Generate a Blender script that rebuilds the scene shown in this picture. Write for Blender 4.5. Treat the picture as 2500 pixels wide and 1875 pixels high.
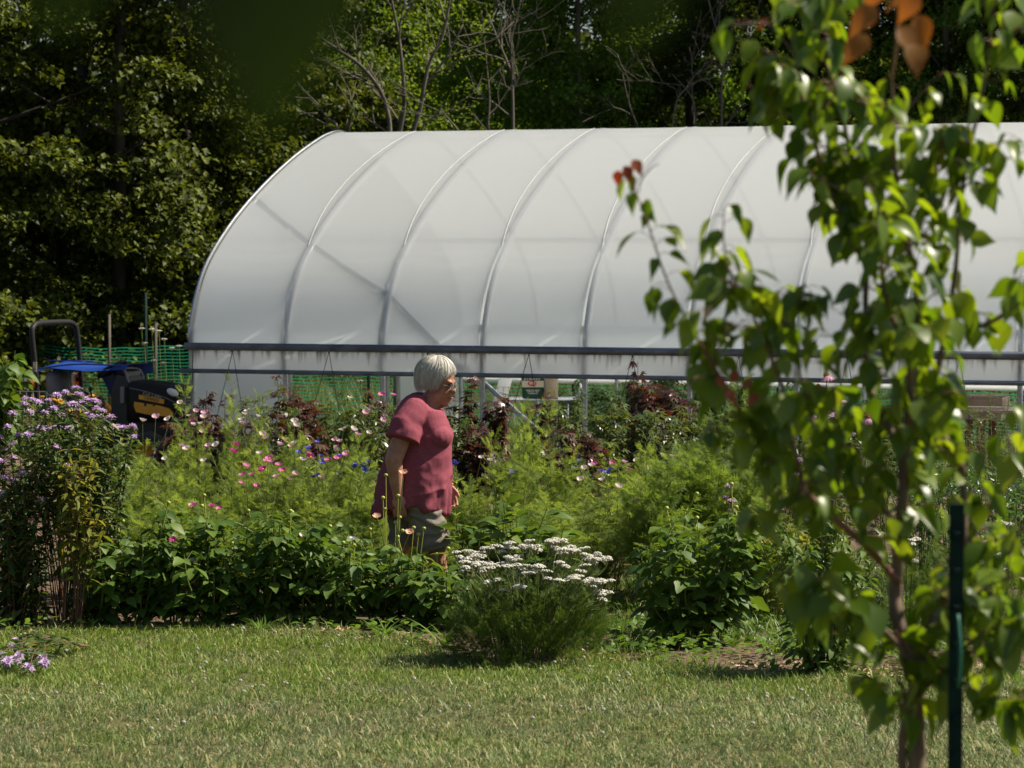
import bpy, bmesh, math, random
import numpy as np
from mathutils import Vector, Matrix, noise as mnoise

scene = bpy.context.scene
COL = scene.collection
for o in list(bpy.data.objects):
    bpy.data.objects.remove(o)
rad = math.radians
PI = math.pi

# ------------------------------------------------------------------ camera, sky, sun, exposure
CAM_Z = 2.26
F = 7000.0
PITCH = math.atan(317.5 / F)
cam_d = bpy.data.cameras.new("camera")
cam = bpy.data.objects.new("camera", cam_d)
COL.objects.link(cam)
cam.location = (0, 0, CAM_Z)
cam.rotation_euler = (PI / 2 - PITCH, 0, 0)
cam_d.sensor_width = 36.0
cam_d.lens = 36.0 * F / 2500.0
cam_d.clip_start = 0.05
cam_d.clip_end = 2000
cam_d.dof.use_dof = True
cam_d.dof.focus_distance = 18.3
cam_d.dof.aperture_fstop = 7.2
scene.camera = cam

SUN = Vector((0.62, 0.14, 0.77)).normalized()
world = bpy.data.worlds.new("World")
scene.world = world
world.use_nodes = True
wn = world.node_tree
wn.nodes.clear()
sky = wn.nodes.new("ShaderNodeTexSky")
sky.sky_type = 'NISHITA'
sky.sun_disc = False
sky.sun_elevation = math.asin(SUN.z)
sky.sun_rotation = math.atan2(SUN.x, SUN.y)
sky.air_density = 1.0
sky.dust_density = 1.5
bg = wn.nodes.new("ShaderNodeBackground")
bg.inputs['Strength'].default_value = 0.05
wo = wn.nodes.new("ShaderNodeOutputWorld")
wn.links.new(sky.outputs[0], bg.inputs['Color'])
wn.links.new(bg.outputs[0], wo.inputs['Surface'])

sun_d = bpy.data.lights.new("sun", 'SUN')
sun_d.energy = 5.0
sun_d.angle = rad(0.53)
sun_d.color = (1.0, 0.91, 0.74)
sun = bpy.data.objects.new("sun", sun_d)
COL.objects.link(sun)
sun.rotation_euler = (-SUN).to_track_quat('-Z', 'Y').to_euler()
sun.location = SUN * 60

vs = scene.view_settings
vs.view_transform = 'Standard'
vs.look = 'None'
vs.exposure = 0.85
vs.gamma = 1.0
vs.use_curve_mapping = False
try:
    scene.cycles.use_denoising = True
    scene.cycles.max_bounces = 10
    scene.cycles.diffuse_bounces = 5
    scene.cycles.transmission_bounces = 6
    scene.cycles.transparent_max_bounces = 16
    scene.cycles.glossy_bounces = 3
    scene.cycles.caustics_reflective = False
    scene.cycles.caustics_refractive = False
except Exception:
    pass

# ------------------------------------------------------------------ helpers
G0, GS = 0.45, 0.025            # the ground falls gently away from the camera


def gz(y):
    return G0 - GS * y


def raydir(x, y):
    u = (x - 1250.0) / F
    v = (937.5 - y) / F
    cp, sp = math.cos(PITCH), math.sin(PITCH)
    return Vector((u, cp + v * sp, -sp + v * cp))


def P(x, y, Y):
    """place in the world seen at photo pixel x,y when it lies Y metres down range"""
    d = raydir(x, y)
    t = Y / d.y
    return Vector((d.x * t, Y, CAM_Z + d.z * t))


def G(x, y):
    """ground point seen at photo pixel x,y"""
    d = raydir(x, y)
    t = (G0 - CAM_Z) / (d.z + GS * d.y)
    return Vector((d.x * t, d.y * t, CAM_Z + d.z * t))


def XD(x, D):
    """ground point at photo column x, D metres down range"""
    return Vector(((x - 1250.0) / F * D * (1.0 / math.cos(PITCH)), D, gz(D)))


def link(o, parent=None):
    COL.objects.link(o)
    if parent is not None:
        o.parent = parent
    return o


def tag(o, label=None, cat=None, group=None, kind=None):
    if label: o["label"] = label
    if cat: o["category"] = cat
    if group: o["group"] = group
    if kind: o["kind"] = kind
    return o


def thing(name, label, cat, loc=(0, 0, 0), rz=0.0, group=None, scale=1.0):
    o = bpy.data.objects.new(name, None)
    o.empty_display_size = 0.1
    link(o)
    o.location = loc
    o.rotation_euler = (0, 0, rz)
    if scale != 1.0:
        o.scale = (scale,) * 3
    return tag(o, label, cat, group)


def np_mesh(name, V, F4=None, F3=None, mats=(), mi4=None, mi3=None, smooth=True):
    """fast mesh from arrays of quads and triangles"""
    V = np.asarray(V, dtype=np.float32).reshape(-1, 3)
    F4 = np.zeros((0, 4), np.int32) if F4 is None else np.asarray(F4, np.int32).reshape(-1, 4)
    F3 = np.zeros((0, 3), np.int32) if F3 is None else np.asarray(F3, np.int32).reshape(-1, 3)
    me = bpy.data.meshes.new(name)
    n4, n3 = len(F4), len(F3)
    me.vertices.add(len(V))
    me.vertices.foreach_set("co", V.ravel())
    me.loops.add(n4 * 4 + n3 * 3)
    me.loops.foreach_set("vertex_index", np.concatenate([F4.ravel(), F3.ravel()]))
    me.polygons.add(n4 + n3)
    starts = np.concatenate([np.arange(n4) * 4, n4 * 4 + np.arange(n3) * 3]).astype(np.int32)
    me.polygons.foreach_set("loop_start", starts)
    mi = np.concatenate([np.zeros(n4, np.int32) if mi4 is None else np.asarray(mi4, np.int32),
                         np.zeros(n3, np.int32) if mi3 is None else np.asarray(mi3, np.int32)])
    for m in mats:
        me.materials.append(m)
    if len(mi):
        me.polygons.foreach_set("material_index", mi)
        me.polygons.foreach_set("use_smooth", np.full(n4 + n3, bool(smooth)))
    me.update(calc_edges=True)
    return me


class MB:
    """collects shapes, then builds ONE mesh object"""
    def __init__(s):
        s.V = []; s.F4 = []; s.F3 = []; s.m4 = []; s.m3 = []; s.n = 0

    def add(s, V, F4=None, F3=None, m=0):
        V = np.asarray(V, float).reshape(-1, 3)
        s.V.append(V)
        if F4 is not None and len(F4):
            f = np.asarray(F4, int).reshape(-1, 4) + s.n
            s.F4.append(f); s.m4.append(np.full(len(f), m))
        if F3 is not None and len(F3):
            f = np.asarray(F3, int).reshape(-1, 3) + s.n
            s.F3.append(f); s.m3.append(np.full(len(f), m))
        s.n += len(V)
        return s

    def tube(s, pts, r, sides=6, m=0, cap=True):
        pts = np.asarray([tuple(p) for p in pts], float)
        k = len(pts)
        r = np.full(k, r, float) if np.isscalar(r) else np.asarray(r, float)
        t = np.gradient(pts, axis=0)
        t /= np.linalg.norm(t, axis=1)[:, None] + 1e-12
        ref = np.array([0, 0, 1.0]) if abs(t[0][2]) < 0.9 else np.array([1.0, 0, 0])
        a0 = np.cross(t[0], ref); a0 /= np.linalg.norm(a0)
        rings = []
        for i in range(k):
            a0 = a0 - t[i] * np.dot(a0, t[i]); a0 /= np.linalg.norm(a0) + 1e-12
            b0 = np.cross(t[i], a0)
            an = np.arange(sides) * 2 * PI / sides
            rings.append(pts[i] + r[i] * (np.cos(an)[:, None] * a0 + np.sin(an)[:, None] * b0))
        V = np.concatenate(rings)
        q = []
        for i in range(k - 1):
            for j in range(sides):
                j2 = (j + 1) % sides
                q.append((i * sides + j, i * sides + j2, (i + 1) * sides + j2, (i + 1) * sides + j))
        tr = []
        if cap:
            V = np.concatenate([V, pts[:1], pts[-1:]])
            c0, c1 = k * sides, k * sides + 1
            for j in range(sides):
                j2 = (j + 1) % sides
                tr.append((c0, j2, j)); tr.append((c1, (k - 1) * sides + j, (k - 1) * sides + j2))
        return s.add(V, q, tr, m)

    def box(s, c, size, rot=None, m=0, taper=1.0):
        x, y, z = size[0] / 2, size[1] / 2, size[2] / 2
        V = np.array([(-x, -y, -z), (x, -y, -z), (x, y, -z), (-x, y, -z),
                      (-x * taper, -y * taper, z), (x * taper, -y * taper, z), (x * taper, y * taper, z), (-x * taper, y * taper, z)])
        if rot is not None:
            V = V @ np.array(rot).T
        V = V + np.array(tuple(c))
        return s.add(V, [(3, 2, 1, 0), (4, 5, 6, 7), (0, 1, 5, 4), (1, 2, 6, 5), (2, 3, 7, 6), (3, 0, 4, 7)], None, m)

    def lathe(s, prof, sides=16, c=(0, 0, 0), m=0, rot=None):
        prof = np.asarray(prof, float)
        an = np.arange(sides) * 2 * PI / sides
        V = np.concatenate([np.stack([r * np.cos(an), r * np.sin(an), np.full(sides, z)], 1) for r, z in prof])
        if rot is not None:
            V = V @ np.array(rot).T
        V = V + np.array(tuple(c))
        q = [(i * sides + j, i * sides + (j + 1) % sides, (i + 1) * sides + (j + 1) % sides, (i + 1) * sides + j)
             for i in range(len(prof) - 1) for j in range(sides)]
        return s.add(V, q, None, m)

    def loft(s, rings, m=0, closed=True, cap=True):
        R = [np.asarray(r, float) for r in rings]
        n = len(R[0])
        V = np.concatenate(R)
        q = [(i * n + j, i * n + (j + 1) % n, (i + 1) * n + (j + 1) % n, (i + 1) * n + j)
             for i in range(len(R) - 1) for j in range(n if closed else n - 1)]
        tr = []
        if cap:
            V = np.concatenate([V, [R[0].mean(0)], [R[-1].mean(0)]])
            a, b = len(R) * n, len(R) * n + 1
            for j in range(n):
                j2 = (j + 1) % n
                tr.append((a, j2, j)); tr.append((b, (len(R) - 1) * n + j, (len(R) - 1) * n + j2))
        return s.add(V, q, tr, m)

    def ball(s, c, r, seg=10, rings=7, m=0, rot=None):
        r = (r, r, r) if np.isscalar(r) else r
        th = np.linspace(0.0, PI, rings + 1)
        an = np.arange(seg) * 2 * PI / seg
        V = np.concatenate([np.stack([np.sin(t) * np.cos(an), np.sin(t) * np.sin(an), np.full(seg, -np.cos(t))], 1) for t in th[1:-1]])
        V = np.concatenate([V, [[0, 0, -1]], [[0, 0, 1]]]) * np.array(r)
        if rot is not None:
            V = V @ np.array(rot).T
        V = V + np.array(tuple(c))
        k = rings - 1
        q = [(i * seg + j, i * seg + (j + 1) % seg, (i + 1) * seg + (j + 1) % seg, (i + 1) * seg + j)
             for i in range(k - 1) for j in range(seg)]
        a, b = k * seg, k * seg + 1
        tr = [(a, (j + 1) % seg, j) for j in range(seg)] + [(b, (k - 1) * seg + j, (k - 1) * seg + (j + 1) % seg) for j in range(seg)]
        return s.add(V, q, tr, m)

    def scatter(s, tpl, M, T, m=None):
        """copies of a template (V, F4, F3, m4, m3) under matrices M (k,3,3) at T (k,3), merged"""
        tv, t4, t3, tm4, tm3 = tpl
        k, n = len(M), len(tv)
        if k == 0:
            return s
        V = np.einsum('kij,nj->kni', M, tv) + np.asarray(T)[:, None, :]
        s.V.append(V.reshape(-1, 3))
        off = (np.arange(k) * n)[:, None, None] + s.n
        if len(t4):
            s.F4.append((t4[None] + off).reshape(-1, 4))
            s.m4.append(np.tile(tm4, k) if m is None else np.full(k * len(t4), m))
        if len(t3):
            s.F3.append((t3[None] + off).reshape(-1, 3))
            s.m3.append(np.tile(tm3, k) if m is None else np.full(k * len(t3), m))
        s.n += k * n
        return s

    def arrays(s):
        V = np.concatenate(s.V) if s.V else np.zeros((0, 3))
        F4 = np.concatenate(s.F4) if s.F4 else np.zeros((0, 4), int)
        F3 = np.concatenate(s.F3) if s.F3 else np.zeros((0, 3), int)
        m4 = np.concatenate(s.m4) if s.m4 else np.zeros(0, int)
        m3 = np.concatenate(s.m3) if s.m3 else np.zeros(0, int)
        return V, F4, F3, m4, m3

    tpl = arrays

    def mesh(s, name, mats, smooth=True):
        V, F4, F3, m4, m3 = s.arrays()
        if not isinstance(mats, (list, tuple)):
            mats = [mats]
        return np_mesh(name, V, F4, F3, mats, m4, m3, smooth)

    def build(s, name, mats, parent=None, smooth=True):
        return link(bpy.data.objects.new(name, s.mesh(name, mats, smooth)), parent)


def inst(name, me, parent=None, M=None, loc=None):
    """a further object on shared mesh data"""
    o = bpy.data.objects.new(name, me)
    link(o, parent)
    if M is not None:
        m4 = Matrix(np.asarray(M).tolist()).to_4x4()
        m4.translation = Vector(tuple(loc))
        o.matrix_local = m4
    elif loc is not None:
        o.location = tuple(loc)
    return o


def frames(d, n, s):
    """orientation matrices: y along d, z near n, scaled by s"""
    d = np.asarray(d, float); n = np.asarray(n, float)
    y = d / (np.linalg.norm(d, axis=1)[:, None] + 1e-9)
    x = np.cross(y, n)
    x /= np.linalg.norm(x, axis=1)[:, None] + 1e-9
    z = np.cross(x, y)
    M = np.stack([x, y, z], axis=2)
    s = np.asarray(s, float)
    return M * (s[:, None, None] if s.ndim == 1 else s)


def rot_z(a):
    c, s_ = math.cos(a), math.sin(a)
    return np.array([[c, -s_, 0], [s_, c, 0], [0, 0, 1]])


def rot_y(a):
    c, s_ = math.cos(a), math.sin(a)
    return np.array([[c, 0, s_], [0, 1, 0], [-s_, 0, c]])


def rot_x(a):
    c, s_ = math.cos(a), math.sin(a)
    return np.array([[1, 0, 0], [0, c, -s_], [0, s_, c]])


def catmull(pts, per=6):
    p = [np.asarray(tuple(q), float) for q in pts]
    p = [2 * p[0] - p[1]] + p + [2 * p[-1] - p[-2]]
    out = []
    for i in range(1, len(p) - 2):
        for k in range(per):
            t = k / per
            out.append(0.5 * (2 * p[i] + (p[i + 1] - p[i - 1]) * t + (2 * p[i - 1] - 5 * p[i] + 4 * p[i + 1] - p[i + 2]) * t * t
                              + (-p[i - 1] + 3 * p[i] - 3 * p[i + 1] + p[i + 2]) * t ** 3))
    out.append(p[-2])
    return np.array(out)


# ------------------------------------------------------------------ materials
def nodes_of(m):
    m.use_nodes = True
    nt = m.node_tree
    return nt, nt.nodes, nt.links


def mat(name, col, rough=0.6, metal=0.0, col2=None, scale=20.0, bump=0.0, bscale=None, spec=0.5, detail=4.0, stretch=None, fac=(0.35, 0.65)):
    m = bpy.data.materials.new(name)
    nt, N, L = nodes_of(m)
    b = N["Principled BSDF"]
    b.inputs['Roughness'].default_value = rough
    b.inputs['Metallic'].default_value = metal
    b.inputs['Specular IOR Level'].default_value = spec
    b.inputs['Base Color'].default_value = (*col, 1)
    if col2 is not None or bump:
        tc = N.new("ShaderNodeTexCoord")
        mp = N.new("ShaderNodeMapping")
        if stretch: mp.inputs['Scale'].default_value = stretch
        L.new(tc.outputs['Object'], mp.inputs[0])
        nz = N.new("ShaderNodeTexNoise")
        nz.inputs['Scale'].default_value = scale
        nz.inputs['Detail'].default_value = detail
        L.new(mp.outputs[0], nz.inputs['Vector'])
        if col2 is not None:
            mr = N.new("ShaderNodeMapRange")
            mr.inputs[1].default_value, mr.inputs[2].default_value = fac
            L.new(nz.outputs[0], mr.inputs[0])
            mx = N.new("ShaderNodeMix"); mx.data_type = 'RGBA'
            mx.inputs[6].default_value = (*col, 1); mx.inputs[7].default_value = (*col2, 1)
            L.new(mr.outputs[0], mx.inputs[0])
            L.new(mx.outputs[2], b.inputs['Base Color'])
        if bump:
            n2 = nz
            if bscale:
                n2 = N.new("ShaderNodeTexNoise"); n2.inputs['Scale'].default_value = bscale; n2.inputs['Detail'].default_value = 3
                L.new(mp.outputs[0], n2.inputs['Vector'])
            bp = N.new("ShaderNodeBump"); bp.inputs['Strength'].default_value = 1.0; bp.inputs['Distance'].default_value = bump
            L.new(n2.outputs[0], bp.inputs['Height'])
            L.new(bp.outputs[0], b.inputs['Normal'])
    return m


def leaf_mat(name, c1, c2, trans=0.35, tcol=None, rough=0.45, spec=0.4, c3=None, pscale=None):
    """leaf colour differs from leaf to leaf between c1 and c2 (and rarely c3); some light passes through"""
    m = bpy.data.materials.new(name)
    nt, N, L = nodes_of(m)
    b = N["Principled BSDF"]; out = N["Material Output"]
    b.inputs['Roughness'].default_value = rough
    b.inputs['Specular IOR Level'].default_value = spec
    geo = N.new("ShaderNodeNewGeometry"); oi = N.new("ShaderNodeObjectInfo")
    ad = N.new("ShaderNodeMath"); ad.operation = 'ADD'
    fr = N.new("ShaderNodeMath"); fr.operation = 'FRACT'
    L.new(geo.outputs['Random Per Island'], ad.inputs[0]); L.new(oi.outputs['Random'], ad.inputs[1]); L.new(ad.outputs[0], fr.inputs[0])
    cr = N.new("ShaderNodeValToRGB")
    e = cr.color_ramp.elements
    e[0].position, e[0].color = 0.0, (*c1, 1)
    e[1].position, e[1].color = 0.88 if c3 else 1.0, (*c2, 1)
    if c3:
        k = e.new(1.0); k.color = (*c3, 1)
    L.new(fr.outputs[0], cr.inputs[0])
    src = cr.outputs[0]
    if pscale:
        nz = N.new("ShaderNodeTexNoise"); nz.inputs['Scale'].default_value = pscale; nz.inputs['Detail'].default_value = 2
        L.new(geo.outputs['Position'], nz.inputs['Vector'])
        mr = N.new("ShaderNodeMapRange"); mr.inputs[1].default_value = .35; mr.inputs[2].default_value = .65
        L.new(nz.outputs[0], mr.inputs[0])
        L.new(mr.outputs[0], ad.inputs[1])
        sc = N.new("ShaderNodeMath"); sc.operation = 'MULTIPLY'; sc.inputs[1].default_value = .5
        L.new(geo.outputs['Random Per Island'], sc.inputs[0]); L.new(sc.outputs[0], ad.inputs[0])
        s2 = N.new("ShaderNodeMath"); s2.operation = 'MULTIPLY'; s2.inputs[1].default_value = .5
        L.new(mr.outputs[0], s2.inputs[0]); L.new(s2.outputs[0], ad.inputs[1])
        L.new(ad.outputs[0], cr.inputs[0])
    L.new(src, b.inputs['Base Color'])
    if trans > 0:
        t = N.new("ShaderNodeBsdfTranslucent")
        mx = N.new("ShaderNodeMix"); mx.data_type = 'RGBA'; mx.blend_type = 'MULTIPLY'; mx.inputs[0].default_value = 1
        mx.inputs[7].default_value = (*(tcol or (2.2, 2.0, 0.9)), 1)
        L.new(src, mx.inputs[6]); L.new(mx.outputs[2], t.inputs['Color'])
        ms = N.new("ShaderNodeMixShader"); ms.inputs[0].default_value = trans
        L.new(b.outputs[0], ms.inputs[1]); L.new(t.outputs[0], ms.inputs[2])
        L.new(ms.outputs[0], out.inputs['Surface'])
    return m


M = {}
M['bark'] = mat('bark', (.055, .045, .036), .95, col2=(.025, .02, .016), scale=6, bump=.01, stretch=(1, 1, .2))
M['bark_grey'] = mat('bark_grey', (.145, .125, .10), .95, col2=(.07, .06, .05), scale=5, bump=.008, stretch=(1, 1, .25))
M['bark_pear'] = mat('bark_pear', (.20, .135, .095), .8, col2=(.09, .06, .045), scale=30, bump=.002, stretch=(1, 1, .4))
M['twig_red'] = mat('twig_red', (.22, .07, .05), .6, col2=(.13, .06, .04), scale=30)
M['galv'] = mat('galvanised_steel', (.42, .45, .49), .38, .85, col2=(.30, .33, .37), scale=14)
M['pipe'] = mat('weathered_pipe', (.20, .225, .27), .55, .5, col2=(.11, .125, .155), scale=9, bump=.001, stretch=(.3, 1, 1))
M['rope'] = mat('rope', (.06, .06, .055), .8)
M['black_paint'] = mat('black_paint', (.018, .018, .02), .5, col2=(.02, .019, .018), scale=8, spec=.12)
M['black_matt'] = mat('black_plastic', (.016, .016, .017), .6)
M['rubber'] = mat('rubber', (.02, .02, .02), .85, col2=(.05, .045, .04), scale=9)
M['yellow'] = mat('yellow_paint', (.72, .33, .018), .4, col2=(.60, .26, .015), scale=5)
M['blue_tarp'] = mat('blue_tarp', (.010, .055, .30), .45, col2=(.008, .04, .22), scale=6)
M['grey_plastic'] = mat('grey_plastic', (.16, .16, .165), .55)
M['amber'] = mat('amber_lens', (.75, .14, .01), .2)
M['lamp_glass'] = mat('lamp_glass', (.72, .72, .70), .15)
M['white_plastic'] = mat('white_plastic', (.72, .73, .72), .45)
M['terracotta'] = mat('terracotta', (.33, .12, .065), .85, col2=(.25, .09, .05), scale=12)
M['wood'] = mat('weathered_wood', (.36, .29, .22), .85, col2=(.22, .17, .13), scale=6, stretch=(1, 8, 8), bump=.001)
M['wood_red'] = mat('red_wood', (.28, .14, .085), .85, col2=(.19, .09, .055), scale=6, stretch=(8, 8, 1))
M['burlap'] = mat('burlap', (.42, .34, .25), .95, col2=(.30, .24, .17), scale=60, bump=.001)
M['bag_green'] = mat('bag_green', (.012, .06, .03), .4)
M['bag_red'] = mat('bag_red', (.45, .02, .015), .4)
M['bag_cream'] = mat('bag_cream', (.55, .48, .36), .5)
M['print_white'] = mat('print_white', (.75, .75, .72), .5)
M['post_green'] = mat('green_post', (.006, .018, .015), .85, col2=(.010, .028, .023), scale=20, spec=.15)
M['net_green'] = leaf_mat('net_green', (.012, .23, .125), (.016, .28, .16), .25, (1, 1, 1), .5)
M['wire'] = mat('wire', (.30, .31, .30), .5, .6)
M['skin'] = None
# ------------------------------------------------------------------ ground
def ground_mat():
    m = bpy.data.materials.new("ground_turf")
    nt, N, L = nodes_of(m)
    b = N["Principled BSDF"]; b.inputs['Roughness'].default_value = .95; b.inputs['Specular IOR Level'].default_value = .1
    g = N.new("ShaderNodeNewGeometry")
    n1 = N.new("ShaderNodeTexNoise"); n1.inputs['Scale'].default_value = .8; n1.inputs['Detail'].default_value = 6
    n2 = N.new("ShaderNodeTexNoise"); n2.inputs['Scale'].default_value = 45; n2.inputs['Detail'].default_value = 4
    for n in (n1, n2): L.new(g.outputs['Position'], n.inputs['Vector'])
    a = N.new("ShaderNodeValToRGB")
    e = a.color_ramp.elements
    e[0].position, e[0].color = .3, (.045, .06, .018, 1)
    e[1].position, e[1].color = .7, (.13, .115, .055, 1)
    ad = N.new("ShaderNodeMath"); ad.operation = 'MULTIPLY_ADD'; ad.inputs[1].default_value = .5
    md = N.new("ShaderNodeMath"); md.operation = 'MULTIPLY'; md.inputs[1].default_value = .5
    L.new(n1.outputs[0], md.inputs[0]); L.new(n2.outputs[0], ad.inputs[0]); L.new(md.outputs[0], ad.inputs[2])
    L.new(ad.outputs[0], a.inputs[0]); L.new(a.outputs[0], b.inputs['Base Color'])
    bp = N.new("ShaderNodeBump"); bp.inputs['Distance'].default_value = .02
    L.new(n2.outputs[0], bp.inputs['Height']); L.new(bp.outputs[0], b.inputs['Normal'])
    return m


def sheet(name, poly, dz, m):
    """flat ground sheet following the fall of the land"""
    bm = bmesh.new()
    bm.faces.new([bm.verts.new((x, y, gz(y) + dz)) for x, y in poly])
    me = bpy.data.meshes.new(name); bm.to_mesh(me); bm.free(); me.materials.append(m)
    return tag(link(bpy.data.objects.new(name, me)), kind="structure")


sheet("ground", [(-400, -200), (400, -200), (400, 700), (-400, 700)], 0, ground_mat())
M['soil'] = mat('garden_soil', (.085, .058, .04), .95, col2=(.16, .115, .08), scale=14, bump=.03, bscale=30, spec=.1)
M['mulch'] = mat('mulch', (.15, .105, .07), .95, col2=(.075, .052, .036), scale=40, bump=.015, bscale=60, spec=.1)
front = [(-9, 17.05)] + [tuple(G(x, y)[:2]) for x, y in ((-60, 1560), (180, 1535), (600, 1532), (980, 1560), (1120, 1612), (1290, 1625), (1450, 1600), (1700, 1628), (2000, 1655), (2300, 1650), (2560, 1640))] + [(9, 15.2)]
sheet("greenhouse_bounce_floor", [(-3.6, 34.0), (-.7, 42.3), (10.8, 38.1), (8.2, 29.9)], .006, mat('pale_bounce_floor', (.34, .30, .24), .95, col2=(.26, .23, .18), scale=3, spec=.1))  # unseen pale floor, added to bounce light up onto the inside of the film
sheet("garden_bed", front + [(9, 31), (-9, 34)], .004, M['soil'])

rng = np.random.default_rng(7)


def edge_y(xs):
    fx = np.array([p[0] for p in front]); fy = np.array([p[1] for p in front])
    o = np.argsort(fx)
    return np.interp(xs, fx[o], fy[o])


# mulch chips along the edge of the bed
def chips():
    n = 5200
    x = rng.uniform(-4.5, 4.5, n)
    y = edge_y(x) + rng.normal(.12, .17, n)
    patch = np.array([mnoise.noise(Vector((a * 1.7, b * 1.2, 0))) for a, b in zip(x, y)])
    k = (patch > -.15) & (y > edge_y(x) - .35)
    x, y = x[k], y[k]; n = len(x)
    an = rng.uniform(0, 2 * PI, n)
    d = np.stack([np.cos(an), np.sin(an), rng.normal(0, .25, n)], 1)
    nm = np.stack([rng.normal(0, .4, n), rng.normal(0, .4, n), np.ones(n)], 1)
    b = MB().box((0, 0, 0), (.35, 1, .12))
    s = rng.uniform(.012, .045, n)
    o = MB().scatter(b.tpl(), frames(d, nm, s), np.stack([x, y, gz(y) + rng.uniform(.004, .02, n)], 1))
    tag(o.build("wood_chips", leaf_mat('chips', (.20, .13, .08), (.46, .33, .20), 0, c3=(.10, .06, .04)), smooth=False), kind="stuff")


chips()

# ------------------------------------------------------------------ greenhouse (arched tunnel)
GA = 0.3347                      # the axis is turned about 19 degrees to the picture
GX0, GY0 = -3.7904, 33.8
ax_d = np.array([math.cos(GA), -math.sin(GA), 0])     # along the ridge, towards picture right
ac_d = np.array([math.sin(GA), math.cos(GA), 0])      # across, away from the camera
BAY, NB, GW = 1.22, 13, 9.16
PROF = [(0, -.9), (0, 0), (0, .6), (0, 1.19), (.06, 1.45), (.28, 1.87), (.62, 2.21), (1.32, 2.66), (2.18, 3.08), (3.07, 3.44), (3.88, 3.70), (4.3, 3.80), (4.58, 3.835)]
_h = catmull(PROF, 8)
prof_full = np.concatenate([_h, np.stack([GW - _h[::-1][1:, 0], _h[::-1][1:, 1]], 1)])


def gh(s, w, z):
    """greenhouse place: s along the ridge, w across from the near wall, z up"""
    return np.array([GX0, GY0, 0]) + ax_d * s + ac_d * w + np.array([0, 0, z])


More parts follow.
